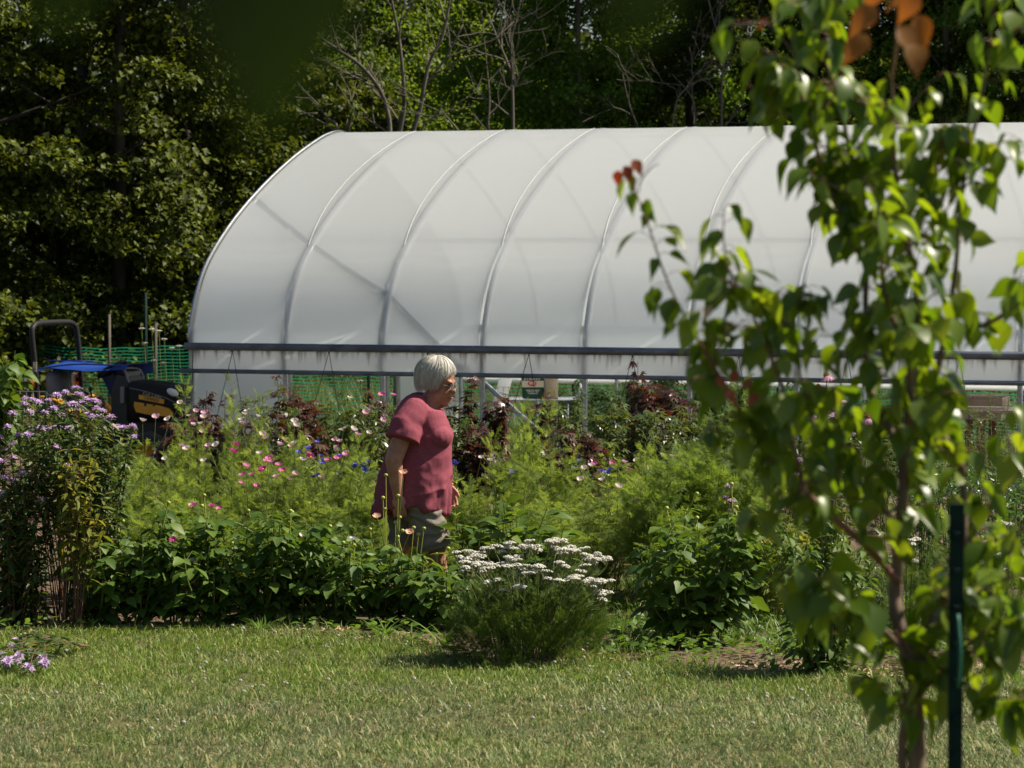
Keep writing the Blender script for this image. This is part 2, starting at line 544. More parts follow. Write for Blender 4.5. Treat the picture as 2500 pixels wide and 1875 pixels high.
def film_mat(name, c, rust=False, contact=True):
    m = bpy.data.materials.new(name)
    nt, N, L = nodes_of(m)
    b = N["Principled BSDF"]; out = N["Material Output"]
    b.inputs['Base Color'].default_value = (*c, 1)
    b.inputs['Roughness'].default_value = .30
    b.inputs['Specular IOR Level'].default_value = .45
    t = N.new("ShaderNodeBsdfTranslucent"); t.inputs['Color'].default_value = (.90, .95, 1.0, 1)
    tr = N.new("ShaderNodeBsdfTransparent"); tr.inputs['Color'].default_value = (.93, .95, .95, 1)
    m1 = N.new("ShaderNodeMixShader"); m1.inputs[0].default_value = .66
    m2 = N.new("ShaderNodeMixShader"); m2.inputs[0].default_value = .16
    L.new(b.outputs[0], m1.inputs[1]); L.new(t.outputs[0], m1.inputs[2])
    L.new(m1.outputs[0], m2.inputs[1]); L.new(tr.outputs[0], m2.inputs[2])
    L.new(m2.outputs[0], out.inputs['Surface'])
    tc = N.new("ShaderNodeTexCoord")
    if rust:
        m2.inputs[0].default_value = .06; m1.inputs[0].default_value = .4
        mp = N.new("ShaderNodeMapping"); mp.inputs['Scale'].default_value = (11, 11, .7)
        mp.inputs['Rotation'].default_value = (0, 0, 0)
        L.new(tc.outputs['Object'], mp.inputs[0])
        nz = N.new("ShaderNodeTexNoise"); nz.inputs['Scale'].default_value = 1.4; nz.inputs['Detail'].default_value = 5
        L.new(mp.outputs[0], nz.inputs['Vector'])
        sp = N.new("ShaderNodeSeparateXYZ"); L.new(tc.outputs['Object'], sp.inputs[0])
        h = N.new("ShaderNodeMapRange"); h.inputs[1].default_value = .93; h.inputs[2].default_value = 1.19; h.inputs[3].default_value = 0; h.inputs[4].default_value = .34
        L.new(sp.outputs[2], h.inputs[0])
        ad = N.new("ShaderNodeMath"); ad.operation = 'ADD'; L.new(nz.outputs[0], ad.inputs[0]); L.new(h.outputs[0], ad.inputs[1])
        r = N.new("ShaderNodeMapRange"); r.inputs[1].default_value = .67; r.inputs[2].default_value = .92; L.new(ad.outputs[0], r.inputs[0])
        mx = N.new("ShaderNodeMix"); mx.data_type = 'RGBA'
        mx.inputs[6].default_value = (*c, 1); mx.inputs[7].default_value = (.16, .10, .045, 1)
        L.new(r.outputs[0], mx.inputs[0]); L.new(mx.outputs[2], b.inputs['Base Color'])
        mt = N.new("ShaderNodeMath"); mt.operation = 'MULTIPLY_ADD'; mt.inputs[1].default_value = -.35; mt.inputs[2].default_value = .4
        L.new(r.outputs[0], mt.inputs[0]); L.new(mt.outputs[0], m1.inputs[0])
    else:
        # a milky film turns clear where it is pressed onto something: along each hoop, most where it is stretched tight
        dt = N.new("ShaderNodeVectorMath"); dt.operation = 'DOT_PRODUCT'; dt.inputs[1].default_value = (math.cos(GA) / BAY, -math.sin(GA) / BAY, 0)
        L.new(tc.outputs['Object'], dt.inputs[0])
        o0 = (GX0 * math.cos(GA) - GY0 * math.sin(GA)) / BAY
        sb = N.new("ShaderNodeMath"); sb.operation = 'SUBTRACT'; sb.inputs[1].default_value = o0 - .5 + 40 * 0
        L.new(dt.outputs['Value'], sb.inputs[0])
        fr = N.new("ShaderNodeMath"); fr.operation = 'FRACT'; L.new(sb.outputs[0], fr.inputs[0])
        s5 = N.new("ShaderNodeMath"); s5.operation = 'SUBTRACT'; s5.inputs[1].default_value = .5; L.new(fr.outputs[0], s5.inputs[0])
        ab = N.new("ShaderNodeMath"); ab.operation = 'ABSOLUTE'; L.new(s5.outputs[0], ab.inputs[0])
        pr = N.new("ShaderNodeMapRange"); pr.interpolation_type = 'SMOOTHSTEP'
        pr.inputs[1].default_value = .022; pr.inputs[2].default_value = .050; pr.inputs[3].default_value = 1; pr.inputs[4].default_value = 0
        L.new(ab.outputs[0], pr.inputs[0])
        sz = N.new("ShaderNodeSeparateXYZ"); L.new(tc.outputs['Object'], sz.inputs[0])
        hz = N.new("ShaderNodeMapRange"); hz.inputs[1].default_value = 1.5; hz.inputs[2].default_value = 2.6; hz.inputs[3].default_value = .42; hz.inputs[4].default_value = .0
        L.new(sz.outputs[2], hz.inputs[0])
        ml = N.new("ShaderNodeMath"); ml.operation = 'MULTIPLY'; L.new(pr.outputs[0], ml.inputs[0]); L.new(hz.outputs[0], ml.inputs[1])
        a2 = N.new("ShaderNodeMath"); a2.operation = 'ADD'; a2.inputs[1].default_value = .03
        dw = N.new("ShaderNodeVectorMath"); dw.operation = 'DOT_PRODUCT'; dw.inputs[1].default_value = (math.sin(GA), math.cos(GA), 0)
        L.new(tc.outputs['Object'], dw.inputs[0])
        lt = N.new("ShaderNodeMath"); lt.operation = 'LESS_THAN'; lt.inputs[1].default_value = GX0 * math.sin(GA) + GY0 * math.cos(GA) + 3.0
        L.new(dw.outputs['Value'], lt.inputs[0])
        near = N.new("ShaderNodeMath"); near.operation = 'MULTIPLY'; L.new(lt.outputs[0], near.inputs[1])
        # the wind brace touches the film too
        def lin(k, c):
            q1 = N.new("ShaderNodeMath"); q1.operation = 'MULTIPLY_ADD'; q1.inputs[1].default_value = -k * BAY; q1.inputs[2].default_value = c + k * BAY * .5
            L.new(sb.outputs[0], q1.inputs[0]); return q1
        mn = N.new("ShaderNodeMath"); mn.operation = 'MINIMUM'
        L.new(lin(.478, 2.95).outputs[0], mn.inputs[0]); L.new(lin(.82, 3.79).outputs[0], mn.inputs[1])
        zz = N.new("ShaderNodeMath"); zz.operation = 'SUBTRACT'; L.new(sz.outputs[2], zz.inputs[0]); L.new(mn.outputs[0], zz.inputs[1])
        za = N.new("ShaderNodeMath"); za.operation = 'ABSOLUTE'; L.new(zz.outputs[0], za.inputs[0])
        zr = N.new("ShaderNodeMapRange"); zr.interpolation_type = 'SMOOTHSTEP'
        zr.inputs[1].default_value = .015; zr.inputs[2].default_value = .045; zr.inputs[3].default_value = .28; zr.inputs[4].default_value = 0
        L.new(za.outputs[0], zr.inputs[0])
        zm = N.new("ShaderNodeMath"); zm.operation = 'MAXIMUM'; L.new(zr.outputs[0], zm.inputs[0]); L.new(ml.outputs[0], zm.inputs[1])
        L.new(zm.outputs[0], near.inputs[0]); L.new(near.outputs[0], a2.inputs[0])
        if contact: L.new(a2.outputs[0], m2.inputs[0])
        else: m2.inputs[0].default_value = .04
        # faint weave lines along the sheet
        mp = N.new("ShaderNodeMapping"); mp.inputs['Scale'].default_value = (.06, .06, 9)
        L.new(tc.outputs['Object'], mp.inputs[0])
        nz = N.new("ShaderNodeTexNoise"); nz.inputs['Scale'].default_value = 3; nz.inputs['Detail'].default_value = 4
        L.new(mp.outputs[0], nz.inputs['Vector'])
        bp = N.new("ShaderNodeBump"); bp.inputs['Distance'].default_value = .004; bp.inputs['Strength'].default_value = .25
        L.new(nz.outputs[0], bp.inputs['Height']); L.new(bp.outputs[0], b.inputs['Normal'])
    return m


def greenhouse():
    root = thing("greenhouse", "long arched greenhouse tunnel under milky white plastic film behind the flower garden", "greenhouse")
    film = film_mat('milky_film', (.77, .80, .84))
    # covering film, drawn over the hoops and slack between them
    sel = prof_full[(prof_full[:, 1] > 1.17)]
    near_z = 1.19
    sel = sel[(sel[:, 1] >= near_z - .01)]
    d = np.gradient(sel, axis=0); nrm = np.stack([-d[:, 1], d[:, 0]], 1); nrm /= np.linalg.norm(nrm, axis=1)[:, None]
    per = 28
    us = np.linspace(0, NB, NB * per + 1)
    rows = []
    arc = np.concatenate([[0], np.cumsum(np.linalg.norm(np.diff(sel, axis=0), axis=1))]); arc /= arc[-1]
    crest = np.clip(1 - np.abs(arc - .5) / .22, 0, 1)
    crest = crest * crest * (3 - 2 * crest)
    for u in us:
        f = u - math.floor(u)
        dist = min(f, 1 - f) * BAY
        bump = (.020 * math.exp(-(dist / .030) ** 2) + .005 * math.exp(-(dist / .10) ** 2)) * (1 - .75 * crest)
        sag = -.014 * math.sin(PI * f) * (1 - .8 * crest)
        wr = np.zeros(len(sel))
        for (c0, w0, a0, fr) in ((.13, .035, .0045, 300), (.87, .035, .0045, 300)):
            wr += a0 * np.exp(-((arc - c0) / w0) ** 2) * np.sin(arc * fr + 2.2 * math.sin(PI * f) + int(u) * 1.7) * math.sin(PI * f) ** .7
        off = bump + sag + wr + .035
        pw = sel + nrm * np.asarray(off)[:, None] if True else sel
        rows.append([gh(u * BAY, a, b) for a, b in pw])
    V = np.array(rows).reshape(-1, 3)
    nu, nv = len(us), len(sel)
    i, j = np.meshgrid(np.arange(nu - 1), np.arange(nv - 1), indexing='ij')
    q = np.stack([i * nv + j, i * nv + j + 1, (i + 1) * nv + j + 1, (i + 1) * nv + j], -1).reshape(-1, 4)
    link(bpy.data.objects.new("cover", np_mesh("cover", V, q, None, [film])), root)
    # hoops
    hp = prof_full[::2]
    for k in range(NB + 1):
        mb = MB(); mb.tube([gh(k * BAY + (.03 if k == 0 else 0), a, b) for a, b in hp], .030, 8)
        mb.build("hoop", M['galv'], root)
    # clamps where purlins meet the hoops
    for k in range(1, 6):
        for a, b in ((1.05, 2.50), (.62, 2.21)) if k == 2 else ((1.05, 2.50),):
            mb = MB(); mb.tube([gh(k * BAY, a - .02, b - .012), gh(k * BAY, a + .02, b + .012)], .045, 8); mb.build("clamp", M['galv'], root)
    # purlins inside
    for (a, b) in ((4.58, 3.79), (1.05, 2.46), (GW - 1.05, 2.46)):
        mb = MB(); mb.tube([gh(0, a, b - .03), gh(NB * BAY, a, b - .03)], .018, 6); mb.build("purlin", M['galv'], root)
    # hip rail, rolled side curtain, roll pipe on both sides
    cm = film_mat('side_curtain', (.60, .59, .56), True)
    for side in (0, 1):
        w0 = -.045 if side == 0 else GW + .045
        mb = MB(); mb.box((0, 0, 0), (NB * BAY + .1, .045, .085), rot_z(-GA)); mb.V[0] = mb.V[0] + gh(NB * BAY / 2, w0, 1.175)
        mb.build("hip_rail", M['pipe'], root)
        lo = .885 if side == 0 else .39
        mb = MB(); mb.tube([gh(-.12, w0, lo), gh(NB * BAY * .5, w0, lo - .004), gh(NB * BAY + .2, w0, lo)], .027, 10)
        mb.build("roll_pipe", M['pipe'] if side == 0 else M['white_plastic'], root)
        rows = []
        for u in np.linspace(0, NB * BAY, 160):
            rows.append([gh(u, w0 + (.012 * math.sin(u * 2.1) * math.sin((z - lo) / (1.14 - lo) * PI)), z) for z in np.linspace(lo, 1.14, 7)])
        V = np.array(rows).reshape(-1, 3); nu, nv = 160, 7
        i, j = np.meshgrid(np.arange(nu - 1), np.arange(nv - 1), indexing='ij')
        q = np.stack([i * nv + j, i * nv + j + 1, (i + 1) * nv + j + 1, (i + 1) * nv + j], -1).reshape(-1, 4)
        link(bpy.data.objects.new("side_curtain", np_mesh("side_curtain", V, q, None, [cm])), root)
    # V ropes that hold the curtain in
    for k in range(0, NB):
        s = k * BAY + BAY * .48
        top = gh(s, -.09, 1.13)
        for ds, zz in ((-.36 if k % 2 == 0 else -.42, -.25), (.24, -.25)):
            mb = MB(); mb.tube([top, gh(s + ds, -.10, zz)], .0042, 5, cap=False); mb.build("rope", M['rope'], root)
        mb = MB(); mb.box(top, (.018, .018, .03)); mb.build("rope_hook", M['rope'], root)
    mb = MB(); mb.tube([gh(.07, -.08, 1.13), gh(.03, -.10, -.25)], .006, 5, cap=False); mb.build("rope", M['rope'], root)
    # end walls: film panels each side of a central doorway, posts and header
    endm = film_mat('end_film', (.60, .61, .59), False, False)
    for s, door in ((0.0, (2.81, 6.18)), (NB * BAY, None)):
        inner = prof_full.copy()

        def panel(w0, w1, z0):
            ws = np.linspace(w0, w1, 24)
            zt = np.interp(ws, prof_full[(prof_full[:, 1] > 1.0)][:, 0], prof_full[(prof_full[:, 1] > 1.0)][:, 1]) - .02
            V = np.concatenate([[gh(s, w, z0) for w in ws], [gh(s, w, z) for w, z in zip(ws, zt)]])
            q = [(a, a + 1, 24 + a + 1, 24 + a) for a in range(23)]
            link(bpy.data.objects.new("end_panel", np_mesh("end_panel", V, q, None, [endm])), root)
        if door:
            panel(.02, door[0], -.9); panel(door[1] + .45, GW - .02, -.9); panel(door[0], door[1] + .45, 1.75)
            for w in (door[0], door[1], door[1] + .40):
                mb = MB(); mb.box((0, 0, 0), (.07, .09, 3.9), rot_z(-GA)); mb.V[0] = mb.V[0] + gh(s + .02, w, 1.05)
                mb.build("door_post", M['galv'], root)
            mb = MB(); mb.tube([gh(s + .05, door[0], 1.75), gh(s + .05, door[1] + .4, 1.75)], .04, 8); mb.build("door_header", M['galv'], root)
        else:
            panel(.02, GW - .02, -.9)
    # clip channel along the end hoop, with the dark slot of its wiggle wire
    mb = MB(); mb.tube([gh(-.02, a, b + .0) + np.array([0, 0, .045]) for a, b in hp if b > 1.15], .022, 6); mb.build("clip_channel", M['galv'], root)
    mb = MB(); mb.tube([gh(.03, a - .012, b) + np.array([0, 0, .058]) for a, b in hp if b > 1.15], .007, 5); mb.build("clip_wire", M['rope'], root)
    # diagonal wind brace touching the hoops from the end hoop down to the ground, flattened ends
    def zb(s_):
        return min(2.95 - .478 * s_, 3.79 - .82 * s_)
    pts = []
    for s_ in np.linspace(.02, 5.1, 22):
        z = zb(s_); w = np.interp(z, _h[:, 1], _h[:, 0]) + .055
        pts.append(gh(s_, w, z))
    br = MB(); br.tube(pts, .028, 8); br.build("wind_brace", M['galv'], root)
    for s_ in (2.47, 3.42):
        z = zb(s_); w = np.interp(z, _h[:, 1], _h[:, 0]) + .05
        mb = MB(); mb.ball(gh(s_, w, z), (.075, .05, .045), 8, 6); mb.build("brace_clamp", M['galv'], root)
    # thin white cords that follow the hoops outside the film
    for k in range(1, NB):
        mb = MB()
        pp = [gh(k * BAY - .13 * math.sin(PI * min(1, max(0, (b - 2.3) / 1.6))) - .02, a, b) for a, b in prof_full[::2] if b > 2.3 and a < 4.4]
        nn = [np.array([0, 0, .052]) - ac_d * .02 for _ in pp]
        mb.tube([p + n for p, n in zip(pp, nn)], .0022, 4, cap=False)
        mb.build("cord", M['white_plastic'], root)
    return root


greenhouse()

# ------------------------------------------------------------------ fences
def net_fence():
    root = thing("garden_fence", "low green plastic net fence on steel posts behind the tractor and greenhouse", "fence")
    a = np.array([-14.0, 49.6]); b = np.array([16.0, 39.15])
    L_ = np.linalg.norm(b - a); n = 220
    ts = np.linspace(0, 1, n)

    def pt(t, z):
        x, y = a + (b - a) * t
        s = t * L_
        sag = -.05 * abs(math.sin(s * PI / 3.1)) * (z / 1.2)
        return (x + .02 * math.sin(s * 5), y + .03 * math.sin(s * 2.3), gz(y) + z + sag + .01 * math.sin(s * 9 + z * 3))
    mb = MB()
    for z in np.linspace(.1, 1.5, 26):
        P_ = np.array([pt(t, z) for t in ts])
        w = .0075
        V = np.concatenate([P_ - [0, w, w], P_ + [0, w, w]])
        mb.add(V, [(i, i + 1, n + i + 1, n + i) for i in range(n - 1)])
    for t in np.linspace(0, 1, 300):
        P_ = np.array([pt(t, z) for z in np.linspace(.1, 1.5, 5)]); e = np.array([.0025, -.0009, 0])
        V = np.concatenate([P_ - e, P_ + e])
        mb.add(V, [(i, i + 1, 5 + i + 1, 5 + i) for i in range(4)])
    mb.build("netting", M['net_green'], root)
    for px, zt, mk in ((62, 2.05, 'post_green'), (357, 2.35, 'post_green'), (268, 2.0, 'bark_grey'), (381, 1.85, 'bark_grey'), (900, 1.7, 'post_green'), (1400, 1.8, 'post_green'), (1900, 1.8, 'post_green')):
        u = (px - 1250) / F
        t = (u * a[1] - a[0]) / ((b - a)[0] - u * (b - a)[1])
        x, y = a + (b - a) * t
        m2 = MB(); m2.box((x, y - .06, gz(y) + zt / 2), (.045, .035, zt)); m2.box((x, y - .09, gz(y) + zt / 2), (.012, .03, zt))
        m2.build("post", M[mk], root)
    return root


net_fence()


def wire_fence():
    root = thing("wire_fence", "grey welded wire fence panel at the edge of the picture by the tractor", "fence")
    p0, p1 = XD(-140, 33.5), XD(112, 33.0)
    mb = MB()
    for z in np.linspace(.15, 1.05, 9):
        mb.tube([p0 + Vector((0, 0, z)), p1 + Vector((0, 0, z))], .0045, 4, cap=False)
    for t in np.linspace(0, 1, 17):
        q = p0.lerp(p1, t); mb.tube([q + Vector((0, 0, .1)), q + Vector((0, 0, 1.05))], .0045, 4, cap=False)
    mb.build("wire_mesh", M['wire'], root)
    for t in (0, .55, 1):
        q = p0.lerp(p1, t); m2 = MB(); m2.tube([q, q + Vector((0, 0, 1.05))], .018, 6); m2.build("post", M['post_green'], root)


wire_fence()

# ------------------------------------------------------------------ woods
def rhomb(w=.55, fold=.18, droop=.12):
    V = np.array([(0, 0, 0), (-w / 2, .45, fold * w), (0, 1, -droop), (w / 2, .45, fold * w)])
    return (V, np.zeros((0, 4), int), np.array([(0, 2, 1), (0, 3, 2)]), np.zeros(0, int), np.zeros(2, int))


def crown_mesh(name, seed, H, R, z0, nclu, nleaf, leaf, flat=.35, size=.55, cols=None, prof=None, m=None):
    r = np.random.default_rng(seed)
    t = r.uniform(0, 1, nclu) ** .9
    z = z0 + (H - z0) * t
    pr = np.interp(t, [0, .12, .4, .75, 1.0], prof or [.65, .95, 1.0, .75, .12])
    an = r.uniform(0, 2 * PI, nclu)
    rr = R * pr * (r.uniform(.05, 1, nclu) ** .5)
    C = np.stack([rr * np.cos(an), rr * np.sin(an), z], 1)
    S = size * r.uniform(.6, 1.35, nclu)
    k = nclu * nleaf
    idx = np.repeat(np.arange(nclu), nleaf)
    g = r.normal(0, 1, (k, 3)); g *= (r.uniform(.2, 1.0, k) / (np.linalg.norm(g, axis=1) + 1e-6))[:, None]
    off = g * S[idx][:, None] * np.array([1, 1, flat]) * 1.25
    # sprays droop outward from the tip of the limb
    out = np.stack([np.cos(an), np.sin(an), np.zeros(nclu)], 1)[idx]
    off[:, 2] -= .16 * (off * out).sum(1) + .15 * np.linalg.norm(off[:, :2], axis=1) ** 2 / S[idx]
    pos = C[idx] + off
    d = out * .6 + r.normal(0, .6, (k, 3)); d[:, 2] -= .35
    n = np.stack([np.zeros(k), np.zeros(k), np.ones(k)], 1) + r.normal(0, .38, (k, 3)) + out * .3
    s = leaf * r.uniform(.65, 1.3, k)
    mb = MB().scatter(rhomb(.82), frames(d, n, s), pos)
    return mb.mesh(name, m), C


def trunk_mesh(name, seed, H, r0, C, m, nlimb=14, lean=.05, fork=0):
    r = np.random.default_rng(seed)
    mb = MB()
    hs = np.linspace(0, 1, 10)
    wob = np.cumsum(r.normal(0, lean, (10, 2)), axis=0) * .6
    pts = np.stack([wob[:, 0], wob[:, 1], hs * H * .92], 1); pts[0, :2] = 0
    mb.tube(pts, r0 * (1 - hs) ** .8 + .02, 9)
    if C is not None:
        for i in r.choice(len(C), min(nlimb, len(C)), replace=False):
            c = C[i]; zb = max(.6, c[2] - r.uniform(.3, .5) * np.hypot(c[0], c[1]) - .2)
            b = np.array([np.interp(zb, pts[:, 2], pts[:, 0]), np.interp(zb, pts[:, 2], pts[:, 1]), zb])
            mid = (b + c) / 2 + np.array([0, 0, .12]) + r.normal(0, .12, 3)
            rb = r0 * (1 - zb / H) * .42 + .012
            mb.tube([b, mid, c], [rb, rb * .6, .008], 5, cap=False)
    return mb.mesh(name, m)


LEAFM = dict(
    maple=leaf_mat('woods_leaf_maple', (.010, .020, .003), (.120, .150, .018), .24, rough=.55, spec=.18),
    poplar=leaf_mat('woods_leaf_poplar', (.050, .110, .012), (.14, .225, .030), .42, rough=.5, spec=.2),
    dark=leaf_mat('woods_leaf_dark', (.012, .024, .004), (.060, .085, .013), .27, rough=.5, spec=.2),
    olive=leaf_mat('woods_leaf_olive', (.052, .100, .011), (.145, .205, .022), .42, rough=.5, spec=.2),
)
KIND = {}
for kname, seed, H, R, z0, ncl, nl, lf, fl, sz, pr in (
        ('maple', 11, 19.0, 3.3, .3, 250, 260, .122, .36, .54, [.8, 1, 1, .9, .3]),
        ('maple_b', 12, 18.0, 3.1, .3, 230, 260, .118, .36, .54, [.8, 1, 1, .9, .3]),
        ('poplar', 13, 12.0, 1.9, .3, 300, 110, .092, .7, .40, [.8, 1, 1, .85, .3]),
        ('dark', 14, 17.0, 2.9, .2, 260, 220, .108, .45, .5, [.8, 1, 1, .9, .3]),
        ('olive', 15, 10.0, 2.2, .4, 240, 110, .088, .7, .42, [.9, 1, 1, .7, .2])):
    base = kname.split('_')[0]
    me, C = crown_mesh('crown', seed, H, R, z0, ncl, nl, lf, fl, sz, None, pr, LEAFM[base])
    tm = trunk_mesh('trunk', seed + 50, H, .11 if base != 'poplar' else .10, C, M['bark'] if base in ('maple', 'dark') else M['bark_grey'], 22 if base != 'poplar' else 30)
    KIND[kname] = (me, tm)


def tree(kind, px, D, label, scale=1.0, rz=None, group="trees at the edge of the woods", cat="tree", name=None):
    p = XD(px, D)
    me, tm = KIND[kind]
    o = thing(name or {'maple': 'maple_tree', 'maple_b': 'maple_tree', 'poplar': 'poplar_tree', 'dark': 'shade_tree', 'olive': 'young_tree'}[kind], label, cat, p,
              rz if rz is not None else (px * 7.3 + D) % 6.28, group, scale)
    inst('crown', me, o); inst('trunk', tm, o)
    return o


TR = [
    ('maple', -60, 49, 'maple at the left edge of the picture with layered sprays of leaves', 1.0),
    ('maple_b', 150, 52, 'dark maple behind the tractor roll bar', 1.05),
    ('maple', 300, 50, 'broad maple with sunlit layered sprays between tractor and greenhouse end', 1.0),
    ('maple_b', 470, 53, 'dark maple rising behind the end hoop of the greenhouse', 1.1),
    ('dark', 640, 56, 'deeply shaded tree left of the bare forked stems above the greenhouse corner', .95),
    ('olive', 800, 62, 'olive green tree behind the bare leaning stem at the ridge corner', 1.05),
    ('olive', 960, 64, 'yellowish green tree seen through the bare forked stems', 1.15),
    ('olive', 1120, 66, 'thin leafy tree beneath the glimpses of sky', .95),
    ('poplar', 1260, 60, 'tall pale poplar right of the bare multi-stemmed tree', 1.0),
    ('poplar', 1390, 57, 'full bright green poplar with shining leaf tips above mid ridge', .92),
    ('olive', 1545, 62, 'low olive tree beside the bright green poplar', .8),
    ('dark', 1690, 60, 'dark tree behind the tangle of bare twigs', 1.0),
    ('poplar', 1800, 66, 'slender poplar just left of the pear tree top', 1.0),
    ('dark', 1960, 58, 'dark tree showing between the pear shoots above the ridge', 1.0),
    ('maple_b', 2150, 60, 'shaded maple behind the amber pear leaves', 1.05),
    ('poplar', 2310, 56, 'pale leaved poplar right of the amber pear leaves', .95),
    ('dark', 2470, 58, 'dark tree at the right edge above the greenhouse ridge', 1.0),
]
for k, px, D, lab, sc in TR:
    tree(k, px, D, lab, sc)
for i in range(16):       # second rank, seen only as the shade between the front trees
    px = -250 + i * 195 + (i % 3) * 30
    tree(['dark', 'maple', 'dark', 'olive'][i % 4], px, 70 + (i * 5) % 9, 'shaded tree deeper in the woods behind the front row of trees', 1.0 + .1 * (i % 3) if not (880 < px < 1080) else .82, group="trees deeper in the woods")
for i, (px, D) in enumerate(((-330, 47), (2680, 55), (2850, 58), (-560, 50))):
    tree(['maple', 'dark'][i % 2], px, D, 'tree of the woods edge standing outside the picture', 1.0, group="trees beside the picture")

# far thicket that closes the view between the trunks
r_ = np.random.default_rng(3)
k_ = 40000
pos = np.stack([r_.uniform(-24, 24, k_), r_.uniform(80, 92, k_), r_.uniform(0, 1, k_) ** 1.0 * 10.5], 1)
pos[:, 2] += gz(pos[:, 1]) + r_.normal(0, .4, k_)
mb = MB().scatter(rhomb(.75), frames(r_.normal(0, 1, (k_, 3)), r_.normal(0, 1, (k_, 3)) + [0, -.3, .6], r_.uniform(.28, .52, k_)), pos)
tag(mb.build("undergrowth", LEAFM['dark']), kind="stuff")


def low_brush():
    """brush at the foot of the woods, behind the fence"""
    k = 24000
    x = r_.uniform(-13, 13, k); y = 48.5 + (-x) * .28 + r_.uniform(0, 5, k)
    h = 1.0 + .6 * np.array([mnoise.noise(Vector((a * .6, 3.3, 0))) for a in x])
    z = gz(y) + r_.uniform(0, 1, k) * h
    mb = MB().scatter(rhomb(.5), frames(r_.normal(0, 1, (k, 3)), r_.normal(0, .6, (k, 3)) + [0, 0, 1], r_.uniform(.08, .16, k)), np.stack([x, y, z], 1))
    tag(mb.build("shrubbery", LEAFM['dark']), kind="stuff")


low_brush()


def grow(mb, p, d, L, r, depth, rg, kids=3, up=.12, minr=.006, wob=.12):
    n = 5
    pts = [p]; q = np.array(p, float); dd = np.array(d, float)
    for i in range(n):
        dd = dd + rg.normal(0, wob, 3) + np.array([0, 0, up * .2]); dd /= np.linalg.norm(dd)
        q = q + dd * L / n; pts.append(q.copy())
    rr = np.linspace(r, max(r * .5, minr), n + 1)
    mb.tube(pts, rr, 5 if r > .02 else 4, cap=False)
    if depth > 0:
        for j in range(kids):
            i = rg.integers(2, n + 1)
            sd = rg.normal(0, 1, 3); sd -= dd * np.dot(sd, dd); sd /= np.linalg.norm(sd)
            nd = dd * .75 + sd * .6 + np.array([0, 0, up]); nd /= np.linalg.norm(nd)
            grow(mb, pts[i], nd, L * rg.uniform(.5, .75), rr[i] * .62, depth - 1, rg, kids, up, minr, wob)


def bare_tree(label, D, stems, seed, depth=2, kids=3, name="bare_tree"):
    """dead or thin-leaved tree: each stem follows pixel columns of the photo, at its real distance"""
    base = XD(stems[0][1][0][0], D)
    root = thing(name, label, "tree", base, group="bare stems in front of the woods")
    rg = np.random.default_rng(seed)
    for si, (r, px) in enumerate(stems):
        pts = [np.array(P(x, y, D + .3 * si * math.sin(si * 2.1))) - np.array(base) for x, y in px]
        if si == 0:
            pts = [np.zeros(3)] + pts
        pts = catmull(pts, 4)
        mb = MB(); n = len(pts)
        r = r * .68
        mb.tube(pts, np.linspace(r, r * .35, n), 7)
        for k in range(2, n - 1, 2):
            d = pts[k + 1] - pts[k]; d /= np.linalg.norm(d)
            if rg.uniform() < .4: continue
            sd = rg.normal(0, 1, 3); sd -= d * np.dot(sd, d); sd /= np.linalg.norm(sd) + 1e-6
            nd = d * .7 + sd * .7; nd /= np.linalg.norm(nd)
            grow(mb, pts[k], nd, rg.uniform(.5, 1.2), r * (1 - k / n) * .5 + .006, depth, rg, kids)
        mb.build("trunk" if si == 0 else "branch", M['bark_grey'], root)
    return root


bare_tree("bare grey tree with several forked leaning stems above the greenhouse ridge", 52, [
    (.075, [(952, 560), (952, 330), (945, 270), (925, 215), (880, 160), (830, 125), (780, 90), (730, 40), (700, -20)]),
    (.07, [(972, 340), (985, 270), (985, 200), (975, 100), (960, 20), (950, -30)]),
    (.07, [(1000, 340), (1025, 270), (1035, 210), (1050, 150), (1080, 90), (1095, 20), (1100, -30)]),
    (.045, [(1040, 205), (1075, 160), (1100, 120), (1130, 60)]),
    (.04, [(880, 160), (820, 120), (760, 105)])], 5, 1, 3)
bare_tree("pale bare stem leaning left at the ridge corner of the greenhouse", 51, [
    (.05, [(835, 560), (825, 325), (800, 290), (775, 255), (745, 225), (715, 190), (695, 170)]),
    (.035, [(850, 325), (858, 280), (845, 240), (820, 200)]),
    (.025, [(775, 277), (745, 277), (720, 282)])], 6, 0, 2)
bare_tree("dead upright snag with thin upswept twigs left of the bright poplar", 53, [
    (.06, [(1252, 560), (1252, 325), (1252, 270), (1250, 180), (1248, 100), (1262, 40), (1275, -20)]),
    (.04, [(1250, 180), (1225, 120), (1205, 70), (1185, 20)]),
    (.035, [(1190, 320), (1195, 240), (1188, 160), (1182, 90)]),
    (.03, [(1252, 220), (1265, 190), (1285, 150)])], 7, 1, 3)
bare_tree("short pale dead branch poking up right of the bare forked tree", 50, [
    (.04, [(1010, 560), (1026, 330), (1060, 285), (1075, 265), (1078, 250)]),
    (.03, [(1120, 320), (1095, 290), (1075, 265)])], 8, 1, 2)
bare_tree("tangle of bare twiggy stems above the middle of the ridge", 54, [
    (.05, [(1762, 560), (1762, 320), (1762, 200), (1768, 120), (1745, 60), (1730, 0)]),
    (.03, [(1560, 320), (1535, 250), (1520, 180)]),
    (.03, [(1640, 320), (1655, 240), (1700, 200), (1745, 190)]),
    (.03, [(1700, 320), (1690, 240), (1640, 180)])], 9, 2, 3)
# ------------------------------------------------------------------ plant library
E4, E3 = np.zeros((0, 4), int), np.zeros((0, 3), int)


